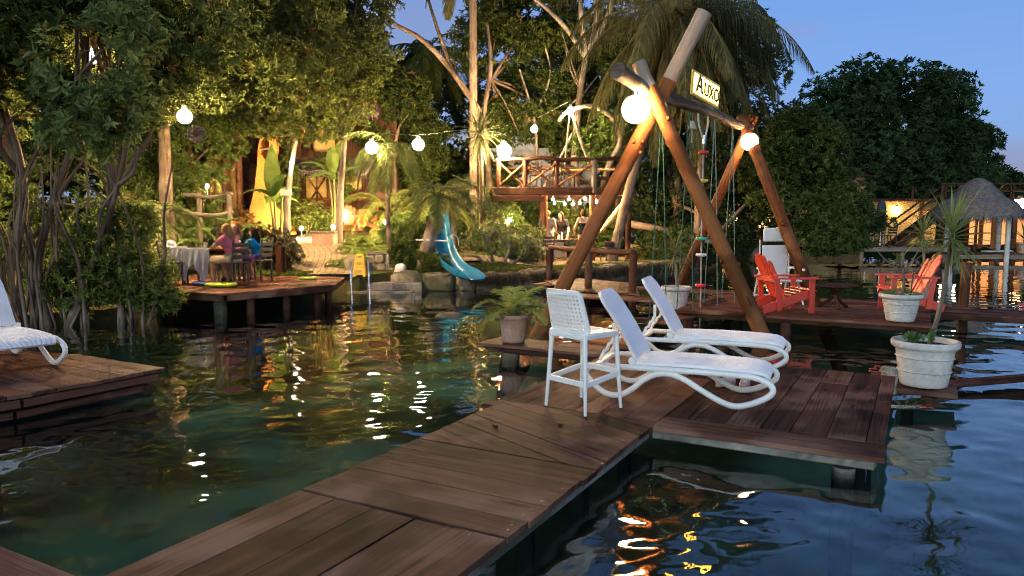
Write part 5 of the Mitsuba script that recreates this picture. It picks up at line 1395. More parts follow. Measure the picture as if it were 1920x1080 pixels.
COCO = [(.045, .050, .022), (.13, .12, .055)]
palm('tall coconut palm leaning up through the bar, long drooping fronds above the log swing', [(3.3, 24.6, .25), (3.5, 24.5, 1.2), (3.75, 24.35, 2.4), (4.1, 24, 4.0), (4.7, 23.5, 6.2), (5.05, 23.3, 8.0)], .16, 40, 4.5, 1.05, COCO, 201, el=(-1.1, 1.0), grav=1.6, hang=1.5, leaflets=84, w=.032, stem=.04)
palm('second coconut palm crown behind the first, its fronds hanging against the sky', [(6.6, 26.5, .4), (6.7, 26.3, 4.4), (6.9, 26, 8.4)], .14, 32, 3.7, 1.05, COCO, 202, el=(-1.1, .9), grav=2.0, hang=1.5, leaflets=76, w=.032, stem=.04)
palm('thick straight palm trunk beside the pale-limbed tree, dark fronds high up', [(-1.45, 27.6, .9), (-1.42, 27.6, 4.6), (-1.4, 27.6, 12.0)], .15, 14, 3.2, .75, COCO, 203, el=(-.8, .9), grav=1.5, hang=.7, leaflets=60, w=.05, stem=.04)
palm('dark palm crown in silhouette within the gap of evening sky', [(-3.9, 34, 1.4), (-3.9, 34, 5), (-3.8, 34, 9.3)], .16, 20, 3.2, .8, DARK[:2], 204, el=(-.7, .9), grav=1.6, hang=.6, leaflets=54, w=.055, stem=.04)
palm('slim ringed palm with a fan of fronds next to the hanging garden bulbs', [(-3.55, 21.6, .62), (-3.62, 21.6, 1.9), (-3.58, 21.6, 3.5)], .075, 13, 1.7, .5, [(.03, .042, .015), (.075, .085, .03)], 205, el=(-.5, 1.0), grav=1.9, hang=.45, leaflets=60, w=.022, stem=.016, green_shaft=.35)
palm('stout bottle-trunk palm beside the slide with arching fronds', [(-2.28, 18.75, .38), (-2.16, 18.75, 1.0), (-1.95, 18.75, 1.75)], .19, 9, 1.45, .34, [(.045, .06, .022), (.11, .115, .045)], 206, el=(.0, 1.15), grav=2.1, hang=.15, leaflets=60, w=.022, stem=.02, green_shaft=.62, plume=.5)
palm('feathery upright palm clump behind the slide', [(-1.75, 22.3, .65), (-1.75, 22.3, 2.1)], .08, 12, 1.7, .42, [(.06, .07, .028), (.13, .125, .055)], 207, el=(.5, 1.3), grav=1.5, hang=.15, leaflets=52, w=.024, stem=.016, plume=.6)
palm('fan of bright palm fronds lit beside the hanging lamp over the dining table', [(-9.1, 17.9, .5), (-9.0, 17.9, 1.7)], .12, 13, 1.9, .55, [(.09, .11, .035), (.20, .20, .085)], 208, el=(.15, 1.1), grav=1.9, hang=.2, leaflets=46, w=.04, stem=.02)
palm('young palm with glowing yellow-green fronds behind the red garden chairs', [(-4.6, 27.6, 1.2), (-4.6, 27.6, 2.0)], .09, 13, 2.2, .55, [(.09, .12, .03), (.20, .21, .06)], 209, el=(.2, 1.2), grav=1.8, hang=.25, leaflets=46, w=.04, stem=.02)
palm('yellow-lit palm between the slide and the terrace posts', [(-2.6, 25.6, 1.0), (-2.6, 25.6, 2.1)], .09, 12, 2.0, .5, [(.08, .10, .025), (.18, .18, .05)], 210, el=(.1, 1.2), grav=1.8, hang=.25, leaflets=44, w=.04, stem=.02)


def blade(base, az, el, L, w, cols, seed, bend=.8, m=6, shape=.5, cup=.25):
    """One strap or paddle leaf with a folded midrib."""
    rng = np.random.default_rng(seed); P = [np.array(base, float)]
    d = np.array([math.cos(az) * math.cos(el), math.sin(az) * math.cos(el), math.sin(el)])
    for i in range(m):
        P.append(P[-1] + d * L / m); d = unit(d + np.array([0, 0, -bend / m * (1 + i / m)]))
    P = np.array(P); S = unit(np.array([-math.sin(az), math.cos(az), 0]))
    t = np.linspace(0, 1, m + 1); wd = w * (np.sin(np.clip(t ** shape, 0, 1) * np.pi * .98 + .03)) if shape < 2 else w * np.interp(t, [0, .12, .55, 1], [.5, 1, .8, .02])
    v = np.stack([P - S * wd[:, None] / 2 + [0, 0, 1] * (wd * cup)[:, None], P, P + S * wd[:, None] / 2 + [0, 0, 1] * (wd * cup)[:, None]], 1).reshape(-1, 3)
    f = []
    for i in range(m):
        a = i * 3
        f += [(a, a + 1, a + 4), (a, a + 4, a + 3), (a + 1, a + 2, a + 5), (a + 1, a + 5, a + 4)]
    k = rng.random(); cols = np.asarray(cols, float)
    c = (cols[0] * (1 - k) + cols[1] * k) * rng.uniform(.85, 1.15)
    return v, np.array(f), None, np.tile(c, (len(v), 1)), None


def spiky(label, stem, r, n, L, w, cols, seed, el=(-.7, 1.5), bend=.5, cat='plant', base='spiky_plant', mat='grey_wood', group=None):
    rng = np.random.default_rng(seed); t = thing(base, label, cat, group)
    P = curve(stem, 24)
    part(t, 'trunk', tube(P, np.linspace(r, r * .75, 24), 10, bump=.12, seed=seed), mat)
    for i in range(n):
        q = (i + .5) / n
        e = el[0] + (el[1] - el[0]) * q ** .9 + rng.uniform(-.15, .15)
        b = P[-1] + np.array([0, 0, -.10 + .16 * q])
        part(t, 'leaf', blade(b, i * 2.39996 + rng.uniform(-.3, .3), e, L * rng.uniform(.75, 1.1), w * rng.uniform(.85, 1.1), cols, seed * 77 + i, bend * (1.4 - q), 6, 3), 'frond')
    return t


YUC = [(.12, .17, .05), (.24, .29, .11)]
spiky('tall spiky-leaved plant on a bare white stem in the large white pot', [(4.03, 7.05, .57), (4.09, 7.06, .80), (4.16, 7.1, 1.05), (4.20, 7.12, 1.35), (4.24, 7.14, 1.62)], .024, 46, .50, .036, YUC, 301, el=(-.95, 1.35), bend=.35)
spiky('spiky plant on a thin stem behind the red armchair', [(7.38, 13.2, .7), (7.36, 13.2, 1.1), (7.34, 13.25, 1.5)], .024, 40, .5, .032, YUC, 302, el=(-.6, 1.2))
spiky('spiky plant with drooping narrow leaves on a pale stem behind the swings', [(2.87, 12.85, .6), (2.85, 12.85, .9), (2.84, 12.85, 1.22)], .022, 48, .5, .026, [(.10, .12, .05), (.19, .20, .09)], 303, el=(-.8, 1.2), bend=.9)
spiky('large hanging spiky plant beside the bright terrace lamp', [(-1.0, 24.3, .8), (-1.0, 24.3, 2.6), (-1.02, 24.2, 4.5)], .10, 90, 1.05, .07, [(.05, .06, .025), (.15, .15, .07)], 304, el=(-1.25, 1.4), bend=.9, mat='bark')
spiky('spiky plant in the clay pot on the far dock', [(21.1, 30.5, .75), (21.1, 30.5, .95)], .05, 30, .9, .06, YUC, 305, el=(-.1, 1.3))

def banana(label, x, y, z, H, leaves, seed):
    t = thing('banana_plant', label, 'plant')
    for i, (dx, dy) in enumerate(((0, 0), (.15, .1), (-.13, .15))):
        part(t, 'stem', tube(curve([(x + dx, y + dy, z), (x + dx + .03, y + dy, z + H * .45), (x + dx * 1.6, y + dy, z + H)], 8), np.linspace(.06, .03, 8), 8), 'matte', col=(.13, .12, .05))
    for i, (az, el, L, w) in enumerate(leaves):
        part(t, 'leaf', blade((x + .06 * (i % 3 - 1), y, z + H * .9), az, el, L, w, [(.05, .085, .02), (.10, .135, .035)], seed + i, 1.1, 9, .8, .18), 'frond')


banana('banana plant with big paddle leaves in front of the orange tower', -8.05, 25.2, .9, 1.6, ((-1.2, 1.45, 2.0, .55), (-.2, .9, 1.2, .42), (-2.4, .75, 1.3, .45), (.6, .45, 1.1, .42), (-1.5, .5, 1.1, .42), (2.4, .8, 1.3, .42), (-.8, 1.1, 1.5, .42)), 320)
banana('tall banana plant with pale lit leaves between the house and the slim leaning trunk', -6.45, 27.0, 1.1, 2.3, ((-1.3, 1.2, 1.6, .45), (-2.6, .9, 1.5, .42), (.1, .8, 1.4, .42), (-.7, 1.35, 1.7, .42), (3.0, .5, 1.2, .38), (-1.9, .6, 1.2, .38)), 330)
ee = thing('elephant_ear_plant', 'elephant ear plant with broad glossy leaves behind the people at the table', 'plant')
for i, (x, y, z, az, L) in enumerate(((-6.45, 17.9, 1.55, -.3, .75), (-7.3, 17.9, 1.45, 2.9, .8), (-6.95, 18.0, 1.7, 1.8, .7), (-6.2, 18.1, 1.25, -1.0, .6), (-7.6, 18.0, 1.2, -2.2, .65))):
    part(ee, 'stalk', tube(curve([(-6.9, 18.1, .5), ((x - 6.9) / 2, y, z - .3), (x, y, z)], 8), .018, 6), 'matte', col=(.14, .19, .05))
    part(ee, 'leaf', blade((x, y, z), az, .35, L, L * .62, [(.06, .11, .025), (.11, .16, .045)], 340 + i, .9, 8, .55, .12), 'frond')

# potted plants
pp = thing('potted_palm', 'palm fronds and trailing green leaves growing in the terracotta pot', 'plant')
for i, (az, el, L) in enumerate(((3.1, 1.0, .60), (2.9, .5, .48), (.5, 1.2, .70), (.1, .9, .62), (-1.2, 1.2, .5), (1.5, 1.3, .55), (-.5, .8, .5), (2.2, 1.25, .55), (.9, 1.05, .6), (-2.4, .9, .42))):
    part(pp, 'frond', frond((.02, 9.42, .53), az, el, L * 1.1, .19, 30, 1.7, .1, [(.24, .27, .06), (.40, .40, .11)], 360 + i, .020, .2, .007), 'frond')  # frond colour raised to stand in for lamplight on the plant
part(pp, 'foliage', whorls([((.12, 9.40, .62), (.20, .18, .09)), ((.30, 9.42, .66), (.15, .12, .16)), ((-.02, 9.36, .54), (.18, .16, .05)), ((.32, 9.3, .42), (.1, .1, .14))], 90, 5, .042, .018, [(.08, .13, .055), (.16, .22, .11)], 361, 6, .3), 'leaf')
pb = thing('bare_plant', 'bare pale branching plant in the cream ringed pot with grass at its foot', 'plant')
o = np.array([5.62, 10.62, .66])
for pts, ra, rb in (([(0, 0, 0), (.03, 0, .18), (.0, 0, .40)], .024, .016), ([(0, 0, .38), (-.16, .02, .46), (-.36, .0, .64)], .014, .008), ([(0, 0, .39), (.12, .0, .5), (.26, .02, .72)], .014, .008), ([(-.08, 0, .42), (-.14, -.05, .54)], .010, .006), ([(.14, .02, -.02), (.16, .02, .22), (.18, .02, .40)], .012, .008)):
    part(pb, 'branch', tube(curve(np.array(pts) + o, 10), np.linspace(ra, rb, 10), 8, bump=.15), 'grey_wood')
part(pb, 'foliage', whorls([(o + [0, 0, .02], (.24, .24, .07)), (o + [.26, .02, .72], (.05, .05, .04)), (o + [-.14, -.05, .55], (.05, .05, .04))], 110, 6, .07, .012, [(.14, .15, .05), (.25, .24, .10)], 371, 6, .2, tilt=.6), 'leaf')
pc = thing('leafy_sprig', 'small green leafy sprig on the rim of the large white pot', 'plant')
put(pc, whorls([((3.83, 6.98, .66), (.075, .06, .045)), ((4.0, 6.98, .66), (.02, .02, .05))], 26, 5, .05, .032, [(.07, .12, .04), (.12, .18, .07)], 381, 6, .2), 'leaf')

# driftwood-like bare branches by the shore
dwt = thing('bare_shrub', 'leafless pale branching shrub on the shore to the side of the slide', 'shrub')
rng = np.random.default_rng(31)


def sprout(p, d, L, r, depth):
    n = p + unit(d) * L
    mid = (p + n) / 2 + rng.normal(0, L * .10, 3)
    part(dwt, 'branch', tube(curve([p, mid, n], 8), np.linspace(r, r * .7, 8), 7, bump=.15), 'grey_wood')
    if depth:
        for _ in range(2):
            sprout(n, unit(d) + rng.normal(0, .55, 3) + [0, 0, .08], L * .72, r * .68, depth - 1)


for d0 in ((-.9, -.3, .35), (-.5, -.3, .8), (.3, -.4, .9), (-1, -.2, .05), (.7, -.3, .5)):
    sprout(np.array([-.25, 20.7, .38]), np.array(d0), .62, .05, 2)
part(dwt, 'foliage', whorls([((-.2, 20.4, 1.2), (1.0, .5, .5))], 60, 6, .12, .05, LITE, 383, 2, .4), 'leaf')


def shrub(label, c, R, n, L, W, cols, seed, group=None, k=6, base='shrub', thr=.36, extra=()):
    t = thing(base, label, 'shrub', group)
    for i in range(3):
        part(t, 'stem', tube(curve([(c[0] + .06 * i, c[1], c[2] - R[2] * .95), (c[0] + .12 * (i - 1), c[1], c[2] - R[2] * .2), (c[0] + .3 * (i - 1) * R[0], c[1], c[2] + R[2] * .3)], 8), .018, 6), 'bark')
    part(t, 'foliage', whorls([(c, R), *extra], n, k, L, W, cols, seed, 1.6, thr), 'leaf')
    return t


shrub('dark purplish hedge along the path beside the people at the table', (-6.4, 18.9, 1.05), (1.0, .6, .62), 1300, .10, .045, [(.035, .03, .018), (.085, .06, .035)], 401, extra=[((-5.75, 18.6, .8), (.5, .4, .45)), ((-7.3, 19.2, 1.1), (.7, .5, .6))])
shrub('ivy-like creeper mass hanging on the veranda wall', (-11.1, 26.5, 2.6), (1.0, .35, 1.5), 1100, .13, .07, [(.06, .08, .02), (.14, .15, .04)], 402, extra=[((-12.3, 25.5, 2.8), (1.0, .6, 1.8)), ((-10.2, 26.6, 4.4), (.9, .3, .6))])
shrub('yellowish bush glowing under the hanging lamp behind the dining table', (-9.0, 21.2, 1.4), (1.1, .6, .8), 1200, .11, .05, LITE, 403, extra=[((-10.4, 20.2, 1.3), (1.2, .7, 1.0)), ((-8.0, 20.9, 1.2), (.6, .4, .5))])
shrub('leafy green bush on the wall of the house below its balcony', (-7.6, 27.9, 1.75), (.8, .35, .45), 420, .12, .06, LITE, 404, extra=[((-8.2, 26.9, 2.2), (.35, .3, .7))])
shrub('orange-leaved bush lit at the foot of the orange tower', (-9.55, 25.9, 1.75), (.5, .35, .45), 260, .16, .07, [(.14, .07, .025), (.26, .13, .05)], 405)
shrub('dense leafy bush below the house balcony beside the spotlight', (-7.5, 26.9, 1.9), (.7, .4, .55), 520, .12, .06, MID, 420, extra=[((-6.7, 27.4, 1.7), (.5, .35, .45)), ((-8.3, 27.6, 3.4), (.35, .3, 1.2))])
shrub('creeper hanging down from the thatched awning of the house', (-7.4, 27.7, 3.9), (1.4, .25, .28), 420, .11, .055, MID, 421, extra=[((-6.2, 27.8, 3.3), (.35, .25, .8)), ((-8.1, 27.8, 3.2), (.25, .2, .7))])
shrub('bright croton bush behind the ferns', (-3.2, 23.6, 1.35), (1.0, .6, .6), 700, .17, .06, [(.09, .11, .03), (.20, .21, .06)], 406)
shrub('dark shrub under the glowing yellow-green palm', (-2.5, 23.0, 1.0), (.8, .5, .5), 600, .14, .06, DARK, 407)
shrub('pale variegated bush behind the top of the slide', (-.6, 23.4, 1.0), (1.0, .6, .7), 900, .15, .055, [(.09, .085, .035), (.19, .16, .08)], 408, extra=[((.2, 22.6, .8), (.7, .5, .5))])
shrub('olive bush between the slide and the first bar post', (.4, 24.0, 1.1), (.7, .5, .9), 800, .13, .05, [(.07, .075, .025), (.15, .14, .05)], 409, extra=[((-.6, 24.6, 2.0), (.6, .5, .7))])
shrub('green bush at the foot of the stout palm by the slide', (-2.15, 18.55, .62), (.55, .35, .32), 600, .13, .018, MID, 410, k=8)
shrub('leafy shrub between the stone wall and the stout palm', (-2.72, 18.9, .82), (.42, .32, .45), 500, .10, .045, MID, 411)
shrub('dark bush on the bank behind the handrail jetty', (4.9, 25.2, .8), (.8, .5, .6), 600, .13, .05, MID, 412, extra=[((5.8, 26.2, .8), (.9, .6, .7))])
shrub('yellow-green bush seen through the bar behind the three people', (1.7, 29.0, 1.5), (1.4, .7, 1.0), 1200, .15, .06, LITE, 413, extra=[((3.2, 29.2, 1.3), (1.0, .6, .9))])
shrub('yellow-lit bush behind the terrace post beside the hanging spiky plant', (-.4, 26.8, 1.7), (.8, .5, .7), 700, .15, .06, LITE, 414)

FERN = [(.08, .12, .025), (.19, .22, .06)]
ft_ = None
spots = [(-4.1, 20.0), (-3.6, 20.6), (-4.3, 20.9), (-3.4, 19.8), (-3.9, 21.6), (-4.7, 22.0), (-3.2, 21.2), (-4.2, 22.8), (-3.0, 20.4), (-3.5, 22.3), (-4.9, 23.2), (-4.4, 19.4), (-2.9, 22.0), (-4.0, 24.0), (-2.6, 20.0), (-5.0, 24.6)]
rng = np.random.default_rng(55)
for i, (x, y) in enumerate(spots):
    lab = 'bright green fern in the bed between the path and the slide'
    if ft_ is None:
        ft_ = thing('fern', lab, 'fern', 'ferns in the bed beside the path')
        ms = [frond((0, 0, .02), k * 2.39996, .45 + .7 * (k % 5) / 5, .62, .15, 20, 1.7, .1, FERN, 500 + k, .035, .1, .007) for k in range(15)]
        put(ft_, join(ms), 'frond'); first = ft_
        xf0 = X(x, y, float(land_height(x, y)), 40)
    else:
        copy_of(first, lab, 'fern', X(x, y, float(land_height(x, y)) + .02, float(rng.uniform(0, 360)), float(rng.uniform(.8, 1.35))), 'ferns in the bed beside the path')
move(first, xf0)

# undergrowth and grass: uncountable
structure('undergrowth', whorls([((-12, 24, 1.2), (3.0, 3.0, .8)), ((-13, 17, .8), (3.5, 2.0, .8)), ((-2.4, 27, 1.3), (2.0, 2.0, .7)), ((-1.5, 31, 2.0), (4, 2, 1.6)), ((3, 31, 1.4), (4, 2, 1.5)), ((8, 33, 1.5), (4, 2, 1.8)), ((13, 43, 1.2), (5, 1.6, 1.2)), ((24, 43, 1.2), (9, 1.6, 1.4)), ((36, 45, 1.0), (8, 1.5, 1.1)), ((-9, 33, 2.5), (6, 2, 2.0)), ((-20, 14, 1), (6, 4, 1.2))], 9000, 6, .22, .09, [(.03,.045,.014),(.07,.085,.024)], 600, .7, .34), 'leaf', 'dense dark undergrowth filling the ground below the trees', kind='stuff')


def grass(name, poly, n, h, cols, seed):
    rng = np.random.default_rng(seed); x0, y0, x1, y1 = poly.bounds
    x, y = rng.uniform(x0, x1, n * 3), rng.uniform(y0, y1, n * 3); ok = shapely.contains_xy(poly, x, y); x, y = x[ok][:n], y[ok][:n]; n = len(x)
    P = np.stack([x, y, land_height(x, y) - .01], 1); D = rng.normal(0, .35, (n, 3)); D[:, 2] = 1; D /= np.linalg.norm(D, axis=1, keepdims=True)
    k = rng.random((n, 1)); cols = np.asarray(cols)
    structure(name, leaf_mesh(P, D, rnd_unit(rng, n), h * rng.uniform(.5, 1.2, n), .012, cols[0] * (1 - k) + cols[1] * k, droop=.3), 'frond', 'short green grass on the lake bank', kind='stuff')


grass('bank_grass', Polygon([(-1.0, 18.7), (1.4, 20.1), (3.9, 22.8), (6.2, 25.9), (5.6, 26.4), (3.2, 23.6), (.9, 21.6), (-1.0, 20.0)]), 16000, .09, [(.05, .07, .018), (.12, .13, .035)], 3)
grass('path_grass', Polygon([(-6.2, 17.6), (-5.0, 17.55), (-4.9, 18.2), (-5.6, 18.6), (-6.4, 18.4)]), 4000, .12, [(.06, .09, .02), (.13, .16, .04)], 4)

rng = np.random.default_rng(91); L_w = LineString([(-1.0, 18.15), (1.5, 19.55), (4.0, 22.25), (6.4, 25.5)])
s_ = rng.uniform(0, L_w.length, 2600); pt = [L_w.interpolate(q) for q in s_]
P_ = np.array([(q.x, q.y, .40) for q in pt]) + rng.normal(0, .05, (2600, 3)); D_ = rng.normal(0, .22, (2600, 3)) + [.12, -.35, -1]; D_ /= np.linalg.norm(D_, axis=1, keepdims=True)
k_ = rng.random((2600, 1))
structure('root_fringe', leaf_mesh(P_, D_, np.tile([.4, -.9, .1], (2600, 1)), rng.uniform(.12, .42, 2600), .014, np.array([.06, .045, .028]) * (1 - k_) + np.array([.17, .125, .085]) * k_, droop=.1), 'frond', 'dry roots and grass hanging over the edge of the bank', kind='stuff')
# ================================================================ GARDEN LAMPS
def bulb(label, c, r, L, group=None, cord=None, base='hanging_bulb', tint=GARDEN, cat='lamp'):
    t = thing(base, label, cat, group)
    scene[key_of('bulb', t)] = {'type': 'sphere', 'center': list(map(float, c)), 'radius': float(r), 'bsdf': {'type': 'ref', 'id': 'lamp_glass'},
                                'emitter': {'type': 'area', 'radiance': rgb([L * w for w in tint])}}
    part(t, 'socket', tube([(c[0], c[1], c[2] + r * .92), (c[0], c[1], c[2] + r + .08)], r * .35, 8), 'paint', col=(.05, .05, .05))
    if cord is not None:
        part(t, 'cord', tube([(c[0], c[1], c[2] + r + .07), cord], .008, 5), 'matte', col=(.05, .05, .05))
    return t


cable = thing('light_cable', 'thin cable strung across the garden carrying the hanging bulbs', 'cable')
put(cable, tube(curve([(-9.3, 23.6, 5.0), (-6.0, 22.5, 4.5), (-3.93, 21.2, 4.2), (-3.0, 23.9, 4.44), (-1.6, 24.05, 4.6), (-.3, 24.1, 4.5), (.9, 26.3, 5.3), (2.05, 26.4, 5.9)], 50), .012, 5), 'matte', col=(.06, .055, .05))
bulb('bulb shining through leaves high in the canopy over the mangrove trunks', (-8.15, 14.7, 4.92), .14, BL * .5, None, (-8.2, 14.7, 5.6))
bulb('bright cluster lamp above the round wicker disc, over the dining table', (-6.92, 15.9, 3.93), .15, BL * .8, None, (-6.92, 15.9, 4.9))
bulb('hanging bulb beside the slim ringed palm, on the side of the house', (-3.93, 21.0, 3.76), .17, BL * .38, None, (-3.93, 21.2, 4.2))
bulb('hanging bulb between the slim ringed palm and the hanging spiky plant', (-3.0, 24.0, 4.14), .19, BL * .40, None, (-3.0, 24.0, 4.44))
bulb('big bright bulb at the corner of the roof terrace', (-.25, 24.05, 3.95), .23, BL * .3, None, (-.28, 24.1, 4.5))
bulb('bulb hanging over the roof terrace below the arching branch', (.78, 26.3, 4.9), .12, BL * .45, None, (.85, 26.3, 5.28))
bulb('bulb on a thin pole at the back of the roof terrace', (2.05, 26.3, 5.55), .12, BL * .45, None, (2.05, 26.4, 5.9))
solo('lamp_pole', tube([(1.78, 26.4, 2.8), (2.03, 26.38, 5.5)], .035, 8), 'grey_wood', 'thin pale pole holding the bulb over the roof terrace', 'pole')
bulb('small square lamp fixed on the pale trunk by the house', (-7.10, 24.12, 3.57), .06, BL * .5)
wd = thing('wicker_disc', 'round woven wicker disc lamp shade hanging in the leaves over the dining table', 'lamp shade')
part(wd, 'weave', xform(join([tube(np.stack([r * np.cos(q), .02 * np.sin(q * 9 + r * 40), r * np.sin(q)], 1), .012, 5, caps=False) for r in np.linspace(.02, .17, 9) for q in [np.linspace(0, 6.2832, 36)]]), X(-6.50, 15.45, 3.52, 12)), 'brightened_wood', kind='stuff')
part(wd, 'cord', tube([(-6.50, 15.45, 3.70), (-6.6, 15.6, 4.9)], .008, 5), 'matte', col=(.06, .05, .04))


def ground_spot(label, c, L, r=.07, aim=(0, .3, 1)):
    t = thing('ground_spotlight', label, 'spotlight', 'garden spotlights')
    scene[key_of('lens', t)] = {'type': 'sphere', 'center': list(map(float, c)), 'radius': r, 'bsdf': {'type': 'ref', 'id': 'lamp_glass'}, 'emitter': {'type': 'area', 'radiance': rgb([L * w for w in GARDEN])}}
    part(t, 'stake', tube([(c[0], c[1] + .02, c[2] - .3), (c[0], c[1] + .02, c[2] - r * .9)], .018, 6), 'metal')


ground_spot('glaring garden spotlight low beside the path in front of the house wall', (-7.24, 25.5, 1.45), BL * .9, .065)
ground_spot('garden spotlight in the ferns beside the red garden chairs', (-6.15, 25.5, 1.5), BL * .9, .07)
ground_spot('garden spotlight glowing in the foliage behind the slim ringed palm', (-4.35, 25.6, 1.65), BL * .9, .07)
ground_spot('garden spotlight at the foot of the orange tower', (-8.35, 26.05, 1.3), BL * .05, .075)
ground_spot('garden spotlight in the yellow-lit bush behind the terrace post', (-.1, 26.2, 1.7), BL * .8, .07)
ground_spot('garden spotlight in the vines of the veranda wall', (-10.6, 25.9, 2.9), BL * .25, .07)
bulb('small lamp glowing at the base of the pale slim trunk', (-6.25, 27.9, 1.75), .07, BL * .35, base='small_lamp')
scab = thing('string_cable', 'drooping cable of the string lights beneath the roof terrace', 'cable')
sb = [(1.35, 24.6, 2.42), (1.44, 25.2, 2.30), (1.88, 24.6, 2.42), (1.79, 25.3, 2.28), (2.28, 25.0, 2.30), (2.42, 24.62, 2.44), (2.81, 24.8, 2.34), (3.3, 25.0, 2.33), (3.72, 25.0, 2.34), (2.1, 25.6, 2.28)]
put(scab, tube(curve(sorted([(x, y, z + .10) for x, y, z in sb]), 60), .008, 5), 'matte', col=(.05, .045, .04))
ORD = 'first second third fourth fifth sixth seventh eighth ninth tenth'.split()
for i, c in enumerate(sorted(sb)):
    bulb(f'small warm string bulb under the roof terrace, {ORD[i]} from the house side', c, .05, BL * .6, 'string bulbs under the roof terrace', base='string_bulb')
for c, r, L, lab in (((19.3, 37.3, 2.19), .20, 16, 'round wall lamp on the boathouse'), ((21.0, 36.0, 1.93), .13, 40, 'warm bulb under the palapa roof, first from the boathouse'), ((21.7, 36.2, 1.83), .10, 40, 'warm bulb under the palapa roof, second from the boathouse'),
                     ((24.5, 35.9, 2.5), .30, 9, 'round orange lantern in front of the glowing hut'), ((20.2, 36.0, 1.96), .10, 40, 'warm bulb beside the palapa post')):
    bulb(lab, c, r, L, None, base='far_lamp')

# ================================================================ PEOPLE
SKIN = (.46, .25, .17)


def ball_(p, r):
    return m3.Manifold.sphere(r, 14).translate(list(map(float, p)))


def bone(a, ra, b, rb):
    return m3.Manifold.batch_hull([ball_(a, ra), ball_(b, rb)])


def smooth_body(m, edge=.035, it=12):
    g = m.refine_to_length(edge).to_mesh()
    t = trimesh.Trimesh(np.array(g.vert_properties[:, :3], float), np.array(g.tri_verts), process=True)
    trimesh.smoothing.filter_taubin(t, .5, .53, it)
    return tm(t)


def hand(w, d, side, curl=.5):
    """Palm, four bent fingers and a thumb from the wrist w along d; side: towards the thumb."""
    w, d = np.array(w, float), unit(d); s = unit(np.array(side, float) - d * (np.array(side, float) @ d)); n = np.cross(d, s)
    palm_ = m3.Manifold.batch_hull([ball_(w, .026), ball_(w + d * .085 + s * .028, .016), ball_(w + d * .08 - s * .032, .015)])
    out = palm_
    for i, (o, l) in enumerate(((.030, .070), (.010, .080), (-.012, .074), (-.032, .058))):
        a = w + d * .082 + s * o; b = a + unit(d + n * curl * .5) * l * .5; c = b + unit(d + n * curl * 1.4) * l * .5
        out = out + bone(a, .0105, b, .0095) + bone(b, .0095, c, .008)
    a = w + d * .03 + s * .025; b = a + unit(d * .6 + s + n * .2) * .045; c = b + unit(d + s * .3 + n * .4) * .035
    return out + bone(a, .014, b, .011) + bone(b, .011, c, .009)


